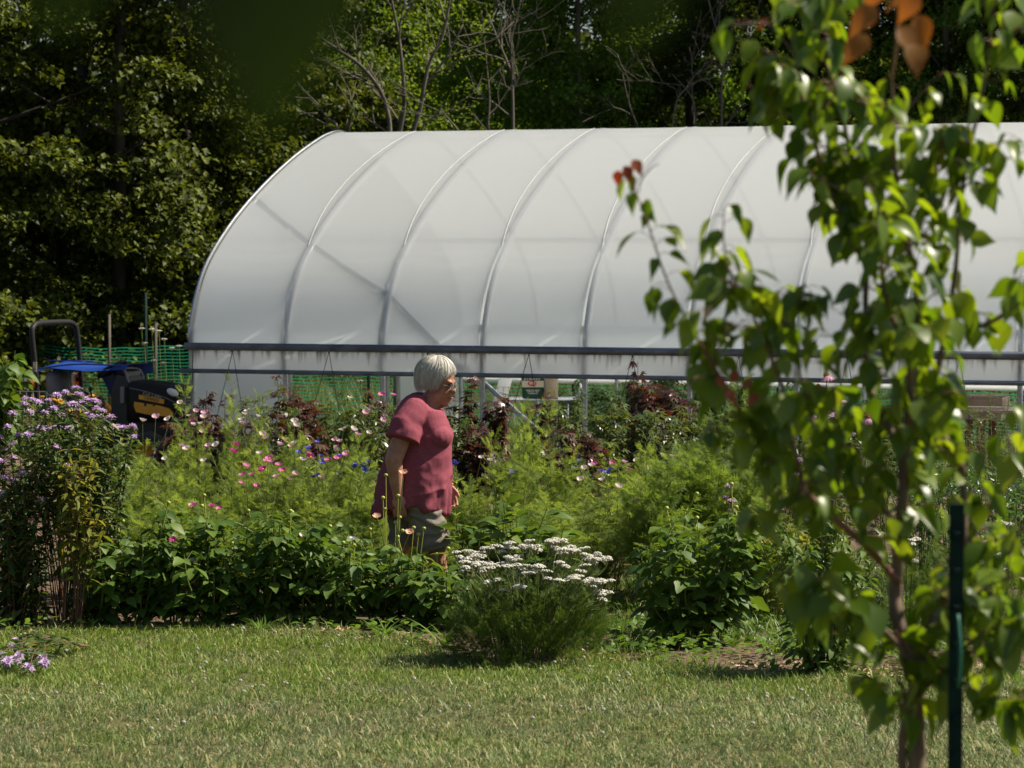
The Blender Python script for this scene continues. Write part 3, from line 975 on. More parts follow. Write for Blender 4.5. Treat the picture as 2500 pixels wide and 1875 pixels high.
def blade_leaf(length=1.0, width=.5, n=6, shape=(0, .62, .95, 1, .78, .45, 0), fold=.16, droop=.22, curl=.0, teeth=0.0):
    """leaf blade with a sunken midrib: three rows of vertices, tip along +y"""
    t = np.linspace(0, 1, n + 1)
    w = np.interp(t, np.linspace(0, 1, len(shape)), shape) * width / 2
    if teeth:
        w = w * (1 + teeth * np.where(np.arange(n + 1) % 2 == 0, -1, 1))
        w[0] = w[-1] = 0
    y = t * length; z = -droop * t ** 2 * length
    V = []
    for i in range(n + 1):
        V += [(-w[i] * (1 - curl * t[i]), y[i], z[i] + fold * w[i]), (0, y[i], z[i]), (w[i] * (1 - curl * t[i]), y[i], z[i] + fold * w[i])]
    q = []
    for i in range(n):
        a = i * 3; b = a + 3
        q += [(a, a + 1, b + 1, b), (a + 1, a + 2, b + 2, b + 1)]
    return (np.array(V), np.array(q), E3, np.zeros(len(q), int), np.zeros(0, int))


def palmate(lobes=5, length=1.0):
    V = [(0, 0, 0)]; T = []
    angs = np.linspace(-1.25, 1.25, lobes)
    for k, a in enumerate(angs):
        L_ = length * (1 - .32 * abs(a) / 1.25)
        d = np.array([math.sin(a), math.cos(a)]); s = np.array([d[1], -d[0]])
        b = len(V)
        for f, w in ((.45, .16), (1.0, 0)):
            if w:
                V += [tuple(np.append(d * L_ * f - s * w * L_, .03)), tuple(np.append(d * L_ * f + s * w * L_, .03))]
            else:
                V += [tuple(np.append(d * L_, -.18 * L_))]
        T += [(0, b + 1, b), (b, b + 1, b + 2)]
    return (np.array(V, float), E4, np.array(T), np.zeros(0, int), np.zeros(len(T), int))


def frond_tpl(n=12, L_=1.0, thr=.30, w=.020, seed=0):
    """feathery thread-leaf: a rachis with fine forked threads"""
    r = np.random.default_rng(seed)
    V = []; T = []

    def thread(p, d, l, w_):
        d = d / np.linalg.norm(d); s = np.cross(d, [0.1, .2, 1.0]); s /= np.linalg.norm(s)
        b = len(V); e = p + d * l + np.array([0, 0, -.12 * l])
        V.extend([p - s * w_ * 1.4, p + s * w_ * 1.4, e]); T.append((b, b + 1, b + 2))
    thread(np.zeros(3), np.array([0, 1.0, 0]), L_, w)
    for i in range(n):
        y = L_ * (.12 + .86 * i / n)
        for sgn in (-1, 1):
            d = np.array([sgn * r.uniform(.7, 1.1), r.uniform(.5, 1.0), r.normal(.1, .35)])
            l = thr * (1.15 - .6 * abs(i / n - .4)) * r.uniform(.7, 1.2)
            p = np.array([0, y, 0])
            thread(p, d, l, w * .8)
            dn = d / np.linalg.norm(d)
            for _ in range(2):
                thread(p + dn * l * r.uniform(.25, .6), dn + r.normal(0, .55, 3), l * .55, w * .7)
    V = np.array(V)
    return (V, E4, np.array(T), np.zeros(0, int), np.zeros(len(T), int))


def rv(r, k, s=1.0):
    return r.normal(0, s, (k, 3))


def daisy(name, n, r0, r1, w, cup, mats, disc=.35, droop=0.0, seed=0, notch=True):
    """petals round a raised disc"""
    rg = np.random.default_rng(seed)
    mb = MB()
    for i in range(n):
        a = 2 * PI * i / n + rg.normal(0, .06); L_ = (r1 - r0) * rg.uniform(.9, 1.08)
        up = cup + rg.normal(0, .1)
        pts = []
        for t, ww in ((0, .45), (.45, 1.0), (.8, 1.05), (1.0, .55)):
            rr = r0 + L_ * t * math.cos(up * t)
            z = L_ * (math.sin(up) * t - droop * t * t)
            pts.append([(rr, -w / 2 * ww, z), (rr, 0, z - .12 * w), (rr, w / 2 * ww, z)])
        V = np.array(pts).reshape(-1, 3) @ rot_z(a).T
        q = [(i_ * 3 + j, i_ * 3 + j + 1, i_ * 3 + j + 4, i_ * 3 + j + 3) for i_ in range(3) for j in range(2)]
        mb.add(V, q)
    if disc:
        mb.ball((0, 0, .06 * r1), (disc * r1, disc * r1, .2 * r1), 8, 5, m=1)
    return mb.mesh(name, mats)


def parts_and_mass(root, name_part, name_mass, tpl, Mx, T, mt, nparts, me=None, view=np.array([0, -1.0, .35])):
    """the leaves that show largest become parts of their own, the rest one mass"""
    T = np.asarray(T)
    if len(T) == 0:
        return
    c, s_ = math.cos(-root.rotation_euler.z), math.sin(-root.rotation_euler.z)
    v = np.array([c * view[0] - s_ * view[1], s_ * view[0] + c * view[1], view[2]])
    o = np.argsort(-(T @ v))
    a, b = o[:nparts], o[nparts:]
    if nparts:
        if me is None:
            mb = MB(); mb.add(tpl[0], tpl[1], tpl[2]); me = mb.mesh(name_part, mt)
        for i in a:
            inst(name_part, me, root, Mx[i], T[i])
    if len(b):
        mb = MB().scatter(tpl, Mx[b], T[b])
        tag(mb.build(name_mass, mt, root), kind="stuff")
    return me


LM = dict(
    dahlia=leaf_mat('dahlia_leaf', (.042, .092, .014), (.10, .165, .024), .30, rough=.5, spec=.25, c3=(.12, .17, .03)),
    cosmos=leaf_mat('cosmos_leaf', (.115, .175, .045), (.20, .265, .075), .54, rough=.6, spec=.2),
    fennel=leaf_mat('fennel_leaf', (.095, .160, .036), (.165, .235, .064), .52, rough=.6, spec=.2),
    hib=leaf_mat('purple_leaf', (.035, .016, .014), (.085, .035, .022), .25, (2.2, 1.2, .8), .35, .5, c3=(.07, .075, .02)),
    hibg=leaf_mat('green_leaf', (.050, .085, .020), (.110, .135, .035), .30, rough=.35, spec=.55),
    berg=leaf_mat('bergamot_leaf', (.035, .068, .016), (.075, .120, .028), .30, rough=.5, spec=.3, c3=(.22, .20, .04)),
    bergy=leaf_mat('yellowing_leaf', (.09, .13, .02), (.20, .19, .04), .4, rough=.5, spec=.3),
    yarrow=leaf_mat('yarrow_leaf', (.050, .100, .020), (.115, .175, .034), .25, rough=.6, spec=.2),
    pear=leaf_mat('pear_leaf', (.050, .105, .009), (.13, .195, .018), .48, (2.6, 2.3, .5), .36, .5, c3=(.13, .17, .02)),
    pear_red=leaf_mat('young_red_leaf', (.26, .045, .015), (.20, .08, .02), .4, (1.8, 1.0, .6), .35, .5),
    pear_amber=leaf_mat('amber_leaf', (.27, .105, .018), (.20, .10, .02), .45, (1.9, 1.3, .7), .4, .4),
    weed=leaf_mat('weed_leaf', (.06, .125, .018), (.12, .20, .03), .35, rough=.5, spec=.3),
    box=leaf_mat('box_leaf', (.035, .085, .018), (.075, .145, .035), .25, rough=.35, spec=.5),
    tomato=leaf_mat('tomato_leaf', (.035, .08, .02), (.075, .13, .03), .3, rough=.5, spec=.3),
)
M['stem'] = leaf_mat('green_stem', (.09, .14, .03), (.16, .20, .05), 0)
M['stem_red'] = leaf_mat('reddish_stem', (.10, .045, .035), (.15, .07, .04), 0)
M['stem_pale'] = leaf_mat('pale_stem', (.13, .16, .06), (.18, .20, .08), 0)
M['lilac'] = leaf_mat('lilac_petal', (.56, .40, .62), (.72, .55, .76), .3, (1.2, 1.1, 1.3), .6, .2)
M['pinklilac'] = leaf_mat('pink_lilac_petal', (.50, .33, .52), (.60, .44, .60), .3, (1.2, 1.1, 1.2), .6, .2)
M['bract'] = leaf_mat('bract', (.10, .15, .06), (.14, .20, .08), .2)
M['petal_white'] = leaf_mat('white_petal', (.62, .58, .56), (.68, .58, .62), .3, (1.1, 1.05, 1.05), .6, .2)
M['petal_pale'] = leaf_mat('pale_pink_petal', (.60, .33, .46), (.66, .47, .57), .3, (1.1, 1, 1.1), .6, .2)
M['petal_pink'] = leaf_mat('pink_petal', (.55, .10, .34), (.60, .20, .44), .3, (1.2, 1, 1.1), .6, .2)
M['petal_magenta'] = leaf_mat('magenta_petal', (.36, .025, .20), (.42, .05, .26), .3, (1.3, 1, 1.1), .6, .2)
M['petal_blue'] = leaf_mat('blue_petal', (.06, .07, .45), (.12, .11, .50), .2, (1.1, 1.1, 1.2), .6, .2)
M['petal_peach'] = leaf_mat('peach_petal', (.68, .40, .30), (.72, .52, .40), .3, (1.1, 1, 1), .6, .2)
M['cone_petal'] = leaf_mat('coneflower_petal', (.52, .26, .40), (.60, .36, .48), .35, (1.1, 1, 1.1), .6, .2)
M['cone_disc'] = mat('coneflower_disc', (.33, .085, .012), .7, col2=(.16, .05, .01), scale=150)
M['disc_yellow'] = mat('flower_disc', (.62, .38, .03), .8)
M['yarrow_white'] = leaf_mat('yarrow_floret', (.50, .48, .41), (.64, .62, .55), .1, (1, 1, 1), .7, .2)
M['bud'] = leaf_mat('flower_bud', (.30, .34, .06), (.42, .44, .10), .1)
M['clover_white'] = leaf_mat('clover_head', (.36, .34, .27), (.52, .50, .42), .1, (1, 1, 1), .8, .1)

FL = dict(
    white=daisy('flower', 8, .006, .040, .0235, .72, [M['petal_white'], M['disc_yellow']], .22, 0, 1),
    pale=daisy('flower', 8, .006, .040, .0235, .72, [M['petal_pale'], M['disc_yellow']], .22, 0, 2),
    pink=daisy('flower', 8, .006, .040, .0235, .66, [M['petal_pink'], M['disc_yellow']], .22, 0, 3),
    magenta=daisy('flower', 8, .006, .040, .0235, .7, [M['petal_magenta'], M['disc_yellow']], .24, 0, 4),
    blue=daisy('flower', 9, .004, .024, .012, .6, [M['petal_blue'], M['petal_blue']], .3, 0, 5),
    peach=daisy('flower', 11, .006, .040, .022, .5, [M['petal_peach'], M['disc_yellow']], .22, 0, 6),
)


def dahlia_plant(label, loc, h, R, seed, nstem=7, nparts=45, buds=3, flowers=(), group="dahlias along the front of the bed", leafs=1.0, mt='dahlia', rz=0.0):
    r = np.random.default_rng(seed)
    root = thing("dahlia_plant", label, "plant", loc, rz, group)
    root.rotation_euler.z = 0
    st = MB(); D, Nn, T, S = [], [], [], []
    tops = []
    for i in range(nstem):
        a = 2 * PI * i / nstem + r.normal(0, .3); rr = R * r.uniform(.25, .95)
        hh = h * r.uniform(.50, 1.12) * (1 - .12 * rr / R)
        p0 = np.array([.05 * math.cos(a), .05 * math.sin(a), 0]); p2 = np.array([rr * math.cos(a), rr * math.sin(a), hh])
        p1 = (p0 + p2) / 2 + np.array([rr * .25 * math.cos(a), rr * .25 * math.sin(a), .04])
        pts = catmull([p0, p1, p2], 6)
        st.tube(pts, np.linspace(.0075, .0035, len(pts)), 5, cap=False)
        tops.append(p2)
        nn = max(5, int(hh / .062))
        for k in range(nn):
            t = .12 + .88 * k / nn
            i0 = t * (len(pts) - 1); q = pts[int(i0)] + (pts[min(int(i0) + 1, len(pts) - 1)] - pts[int(i0)]) * (i0 % 1)
            for sd in (0, 1):
                b = a + (PI / 2 if k % 2 else 0) + sd * PI + r.normal(0, .35)
                pet = r.uniform(.05, .12) * (1.15 - .5 * t) * leafs
                dirn = np.array([math.cos(b), math.sin(b), r.uniform(.1, 1.1)])
                e = q + dirn * pet
                st.tube([q, e], .0022, 3, cap=False)
                sz = r.uniform(.06, .135) * leafs * (1.1 - .35 * t)
                hd = np.array([math.cos(b), math.sin(b), 0])
                for dd, f in ((0, 1.0), (1.15, .8), (-1.15, .8)):
                    c_, s_ = math.cos(dd), math.sin(dd)
                    d = np.array([hd[0] * c_ - hd[1] * s_, hd[0] * s_ + hd[1] * c_, r.uniform(-.55, .15)])
                    D.append(d); Nn.append(np.array([0, 0, 1]) + hd * .35 + r.normal(0, .3, 3))
                    T.append(e if dd == 0 else q + dirn * pet * .8); S.append(sz * f * r.uniform(.75, 1.25))
    st.build("stem", M['stem'], root)
    tpl = blade_leaf(1, .62, 6, (0, .66, 1, .95, .74, .42, 0), .2, .25, teeth=.10)
    parts_and_mass(root, "leaf", "foliage", tpl, frames(D, Nn, S), T, LM[mt], nparts)
    for k in range(buds):
        p = tops[k % nstem] + np.array([r.normal(0, .04), r.normal(0, .04), r.uniform(.06, .16)])
        m2 = MB(); m2.tube([tops[k % nstem] - [0, 0, .05], p], .0028, 4, cap=False); m2.ball(p, (.013, .013, .012), 8, 6)
        m2.build("bud", M['bud'], root)
    for (kind, px, py) in flowers:
        D_ = loc[1] - .12
        w = np.array(P(px, py, D_)) - np.array(loc)
        m2 = MB(); m2.tube(catmull([tops[0] * .5, (tops[0] * .5 + w) / 2 + [0, 0, .05], w], 4), .003, 4, cap=False); m2.build("stem", M['stem'], root)
        o = inst("flower", FL[kind], root, rot_x(.5 + r.normal(0, .2)) @ rot_z(r.uniform(0, 3)) * .74, w)
    return root


FEATHER = {}


def feathery_plant(name, label, cat, loc, h, R, seed, mt, flowers=(), group=None, nf=330, fl=.13, flop=1.0, cols=('pale',), extra=0, thin=.0):
    """thread-leaved plant: thin branching stems, feathery fronds, flowers on wiry stalks at given photo places"""
    key = (mt, seed % (9 if mt == 'cosmos' else 3))
    if key not in FEATHER:
        r = np.random.default_rng(1000 + key[1] + len(mt))
        st = MB(); D, Nn, T, S = [], [], [], []
        ns = 11; h0, R0 = 1.0, .34
        stems = []
        for i in range(ns):
            a = r.uniform(0, 2 * PI); rr = R0 * r.uniform(.1, 1.0)
            p2 = np.array([rr * math.cos(a), rr * math.sin(a), h0 * r.uniform(.55, 1.05) * (1 - .35 * (rr / R0) ** 2)])
            p1 = p2 * .5 + np.array([rr * .18 * math.cos(a), rr * .18 * math.sin(a), .05])
            pts = catmull([(p2[0] * .15, p2[1] * .15, 0), p1, p2], 6)
            stems.append(pts); st.tube(pts, np.linspace(.005, .0015, len(pts)), 4, cap=False)
        for k in range(nf):
            pts = stems[r.integers(ns)]
            t = r.uniform(.12, 1) ** .75
            i0 = t * (len(pts) - 1.001); q = pts[int(i0)] + (pts[int(i0) + 1] - pts[int(i0)]) * (i0 % 1)
            a = r.uniform(0, 2 * PI)
            out = np.array([math.cos(a), math.sin(a), r.uniform(.0, 1.0)])
            D.append(out); Nn.append(r.normal(0, .5, 3) + [0, 0, 1]); T.append(q + out * r.uniform(0, .05)); S.append(fl * r.uniform(.65, 1.25) * (1.3 - .75 * t))
        FEATHER[key] = (st.mesh("stem", M['stem']), MB().scatter(FROND[key[1] % 3], frames(D, Nn, S), T).mesh("foliage", LM[mt]), stems)
    r = np.random.default_rng(seed)
    root = thing(name, label, cat, loc, 0, group)
    sme, fme, stems = FEATHER[key]
    sc = np.array([R / .34, R / .34, h])
    stems = [q * sc for q in stems]; ns = len(stems)
    inst("stem", sme, root).scale = sc
    tag(inst("foliage", fme, root), kind="stuff").scale = sc
    fs = list(flowers)
    for (kind, px, py) in fs:
        w = np.array(P(px, py, loc[1] - R * .6 * r.uniform(.2, 1.0))) - np.array(loc)
        b = stems[r.integers(ns)][8]
        m2 = MB(); m2.tube(catmull([b, (b * .4 + w * .6) + [0, 0, -.03], w], 4), .0017, 4, cap=False); m2.build("flower_stalk", M['stem_pale'], root)
        tilt = rot_x(r.uniform(-.25, .6)) @ rot_y(r.uniform(-.4, .4)) @ rot_z(r.uniform(0, 2 * PI))
        inst("flower", FL[kind], root, tilt * r.uniform(.62, .92), w)
    return root


FROND = [frond_tpl(11, 1.0, .34, .0145, s) for s in (1, 2, 3)]


def pompom(name, mats, seed=0, rad_=.026, n=46):
    """ragged bergamot head: many thin curved tubes bursting from a green button"""
    r = np.random.default_rng(seed)
    mb = MB()
    for i in range(n):
        a = r.uniform(0, 2 * PI); el = r.uniform(-.15, 1.25)
        d = np.array([math.cos(a) * math.cos(el), math.sin(a) * math.cos(el), math.sin(el) * .75])
        L_ = rad_ * r.uniform(.75, 1.2)
        s = np.cross(d, [0, 0, 1.0]); s /= np.linalg.norm(s) + 1e-6
        w = .0030
        p0 = d * rad_ * .25; p1 = d * L_ * .7 + [0, 0, .004]; p2 = d * L_ * 1.05 + [0, 0, -.002]
        mb.add([p0 - s * w, p0 + s * w, p1 + s * w * 1.3, p1 - s * w * 1.3, p2], [(0, 1, 2, 3)], [(3, 2, 4)])
    mb.ball((0, 0, -.002), (rad_ * .42, rad_ * .42, rad_ * .3), 8, 5, m=1)
    for i in range(6):
        a = i * PI / 3
        mb.add(np.array([(0, 0, -.006), (.5, .16, -.2), (1, 0, -.35), (.5, -.16, -.2)]) * rad_ * 1.2 @ rot_z(a).T, [(0, 1, 2, 3)], None, 1)
    return mb.mesh(name, mats)


POM = [pompom('flower_head', [M['lilac'], M['bract']], s, .036, 60) for s in (0, 1)]
POMP = pompom('flower_head', [M['pinklilac'], M['bract']], 3, .030)


def bergamot(label, loc, stems_px, seed, heads, pom=POM, group="wild bergamot plants", mt='berg', D_jit=.35, leafden=1.0, stem_m='stem_red', baseR=.10, leaf_lo=.0, leaf_s=1.0):
    """clump of upright stems with paired lance leaves; heads: photo pixels of its flower heads"""
    r = np.random.default_rng(seed)
    root = thing("bergamot_plant", label, "plant", loc, 0, group)
    L0 = np.array(loc)
    D, Nn, T, S = [], [], [], []
    st = MB()
    for i, (px, py) in enumerate(list(heads) + list(stems_px)):
        dd = loc[1] + r.uniform(-D_jit, D_jit)
        top = np.array(P(px, py, dd)) - L0
        a = r.uniform(0, 2 * PI)
        b = np.array([baseR * math.cos(a) + top[0] * .18, baseR * math.sin(a) + top[1] * .3, 0])
        mid = b * .45 + top * .55 + np.array([0, 0, .06 * np.linalg.norm(top - b)])
        pts = catmull([b, mid, top], 7)
        n = len(pts)
        st.tube(pts, np.linspace(.0038, .0018, n), 4, cap=False)
        Ln = np.linalg.norm(np.diff(pts, axis=0), axis=1).sum()
        nn = int(Ln / .036 * leafden)
        for k in range(nn):
            t = leaf_lo + (1 - leaf_lo) * (k + .5) / nn
            i0 = t * (n - 1.001); q = pts[int(i0)] + (pts[int(i0) + 1] - pts[int(i0)]) * (i0 % 1)
            for sd in (0, 1):
                b_ = (k % 2) * PI / 2 + sd * PI + r.normal(0, .4)
                D.append([math.cos(b_), math.sin(b_), r.uniform(-.7, .5)]); Nn.append(r.normal(0, .35, 3) + [0, 0, 1])
                T.append(q); S.append(r.uniform(.065, .105) * (1.1 - .35 * t) * leaf_s)
        if i < len(heads):
            tilt = rot_z(r.uniform(0, 6)) @ rot_x(r.normal(0, .25))
            inst("flower_head", pom[i % len(pom)] if isinstance(pom, list) else pom, root, tilt * r.uniform(.85, 1.15), top)
    st.build("stem", M[stem_m], root)
    tpl = blade_leaf(1, .30, 3, (0, 1, .8, 0), .2, .3)
    parts_and_mass(root, "leaf", "foliage", tpl, frames(D, Nn, S), T, LM[mt], 30)
    return root


def umbel(name, seed, R=.042, n=46):
    r = np.random.default_rng(seed)
    mb = MB()
    for i in range(n):
        a = r.uniform(0, 2 * PI); q = R * math.sqrt(r.uniform(0, 1))
        z = .010 * (1 - (q / R) ** 2) + r.normal(0, .0015)
        mb.ball((q * math.cos(a), q * math.sin(a), z), (.0062, .0062, .0042), 5, 3)
    for i in range(9):
        a = i * 2.4; q = R * .7
        mb.tube([(0, 0, -.045), (q * math.cos(a) * .5, q * math.sin(a) * .5, -.018), (q * math.cos(a), q * math.sin(a), 0)], .0013, 3, m=1, cap=False)
    return mb.mesh(name, [M['yarrow_white'], M['stem_pale']])


UMB = [umbel('flower_head', s, R) for s, R in ((1, .038), (2, .030), (3, .024))]


def yarrow(label, loc, heads, seed, nfr=420, R=.42, h=.45, group="white yarrow clumps"):
    r = np.random.default_rng(seed)
    root = thing("yarrow_plant", label, "plant", loc, 0, group)
    L0 = np.array(loc); st = MB()
    D, Nn, T, S = [], [], [], []
    for i, hd_ in enumerate(heads):
        px, py = hd_[:2]
        top = np.array(P(px, py, loc[1] + (hd_[2] if len(hd_) > 2 else r.uniform(-.30, .30)))) - L0
        b = np.array([top[0] * .35 + r.normal(0, .04), top[1] * .35 + r.normal(0, .04), 0])
        pts = catmull([b, b * .4 + top * .6 + [0, 0, .05], top - [0, 0, .045]], 6)
        st.tube(pts, np.linspace(.0036, .0022, len(pts)), 4, cap=False)
        inst("flower_head", UMB[i % 3], root, rot_z(r.uniform(0, 6)) @ rot_x(r.normal(0, .14)) * r.uniform(.85, 1.15), top)
        for k in range(6):
            q = pts[int(r.uniform(2, len(pts) - 3))]
            a = r.uniform(0, 6.28); D.append([math.cos(a), math.sin(a), r.uniform(.2, 1)]); Nn.append(r.normal(0, .4, 3) + [0, 0, 1]); T.append(q); S.append(r.uniform(.05, .09))
    st.build("stem", M['stem_pale'], root)
    for k in range(nfr):
        a = r.uniform(0, 6.28); q = R * math.sqrt(r.uniform(0, 1)); z = h * r.uniform(.05, 1) * (1 - .4 * (q / R) ** 2)
        T.append(np.array([q * math.cos(a), q * math.sin(a), z])); D.append([math.cos(a), math.sin(a), r.uniform(.5, 2.2)]); Nn.append(r.normal(0, .5, 3) + [0, 0, 1]); S.append(r.uniform(.09, .15))
    mb = MB().scatter(YFROND, frames(D, Nn, S), T)
    tag(mb.build("foliage", LM['yarrow'], root), kind="stuff")
    return root


YFROND = frond_tpl(15, 1.0, .26, .010, 9)


def leafy_shrub(name, label, cat, loc, h, R, seed, n, tpl, size, mt, group=None, nparts=20, stem_m='stem', ns=10, droop=-.2, up=.3, layered=True, base=.0, tall=1.0):
    """upright stems with leaves all along them"""
    r = np.random.default_rng(seed)
    root = thing(name, label, cat, loc, 0, group)
    st = MB(); D, Nn, T, S = [], [], [], []
    stems = []
    for i in range(ns):
        a = 2 * PI * i / ns + r.normal(0, .4); rr = R * r.uniform(.15, .9)
        p2 = np.array([rr * math.cos(a), rr * math.sin(a), h * r.uniform(.72, 1) * (1 - .2 * rr / R)])
        pts = catmull([(p2[0] * .25, p2[1] * .25, 0), p2 * .55 + [0, 0, .03], p2], 6)
        stems.append(pts); st.tube(pts, np.linspace(.006, .0025, len(pts)), 4, cap=False)
    for k in range(n):
        pts = stems[k % ns]; t = base + (1 - base) * r.uniform(0.05, 1)
        i0 = t * (len(pts) - 1.001); q = pts[int(i0)] + (pts[int(i0) + 1] - pts[int(i0)]) * (i0 % 1)
        a = r.uniform(0, 2 * PI); o_ = np.array([math.cos(a), math.sin(a), 0])
        q = q + o_ * r.uniform(.01, .09) * (1.25 - .8 * t)
        D.append(o_ + [0, 0, r.uniform(droop - .35, droop + .35)]); Nn.append(np.array([0, 0, 1.0]) + o_ * up + r.normal(0, .35, 3)); T.append(q)
        S.append(size * r.uniform(.65, 1.25))
    st.build("stem", M[stem_m], root)
    parts_and_mass(root, "leaf", "foliage", tpl, frames(D, Nn, S), T, LM[mt], nparts)
    return root


# ------------------------------------------------------------------ front row of dahlias
DL = [
    (235, 17.3, .50, .30, 'low dahlia just right of the reddish bergamot stems', (), 2),
    (330, 17.2, .56, .30, 'dahlia beneath the feathery cosmos at the left end of the front row', (), 2),
    (420, 17.2, .60, .30, 'dahlia carrying one round purple pink flower', (('magenta', 423, 1320),), 2),
    (520, 17.2, .55, .31, 'dahlia with a white flower low among its leaves', (('white', 470, 1372), ), 2),
    (625, 17.25, .56, .31, 'bushy dahlia of the front row between the white flowered one and the tall budded one', (), 3),
    (720, 17.3, .70, .30, 'taller dahlia with yellow buds above the leaves left of the woman', (('white', 740, 1308),), 4),
    (830, 17.3, .52, .30, 'broad leaved dahlia with a pale flower below the shirt hem', (('white', 862, 1318),), 3),
    (925, 17.35, .42, .28, 'dahlia with tall bare bud stalks in front of the hand', (('peach', 1000, 1300), ('peach', 985, 1155), ('peach', 920, 1262)), 3),
    (1015, 17.3, .40, .27, 'dark leaved dahlia before the legs of the woman', (), 2),
    (1085, 17.05, .34, .22, 'short dahlia at the right end of the row by the sandal', (), 0),
]
for i, (px, D, h, R, lab, fl, nb) in enumerate(DL):
    dahlia_plant(lab, XD(px, D), h * 1.16, R * 1.05, 100 + i, nstem=9, nparts=46, buds=nb, flowers=fl)
# bud stalks beside the hand
root = thing("bud_stalks", "tall leafless flower stalks topped with round green buds by the near hand", "plant", XD(945, 17.55))
L0 = np.array(root.location)
for px, py in ((942, 1160), (972, 1210), (935, 1215), (940, 1243), (976, 1263), (966, 1275), (908, 1280), (1010, 1288), (1035, 1290), (1022, 1305)):
    w = np.array(P(px, py, 17.5)) - L0
    m2 = MB(); m2.tube(catmull([(w[0] * .55, 0, .1), (w[0] * .85, 0, w[2] * .6), w], 5), .0026, 4, cap=False); m2.ball(w, (.013, .013, .011), 8, 6)
    m2.build("bud", M['bud'], root)

# second row of broader leaves just behind and right of the woman
big = blade_leaf(1, .50, 6, (0, .6, .95, 1, .8, .45, 0), .22, .30, teeth=.06)
for px, D, h, R, lab, sd in ((1150, 17.7, .70, .26, 'broad leaved plant directly in front of the woman behind the yarrow', 1), (1255, 17.6, .80, .30, 'tall broad leaved plant with upright pale leaves above the white yarrow', 2),
                         (1335, 17.7, .66, .24, 'broad leaved plant with one long leaf pointing right above the yarrow', 3)):
    leafy_shrub("broadleaf_plant", lab, "plant", XD(px, D), h, R, 300 + sd, 130, big, .125, 'dahlia', "broad leaved plants behind the yarrow", 40, ns=7, droop=.35, up=.1)

# dahlia bush on the right
dahlia_plant('rounded dark green dahlia bush with pale buds standing alone right of the yarrow', G(1690, 1575), .78, .36, 140, nstem=14, nparts=110, buds=6, group=None, leafs=1.05)

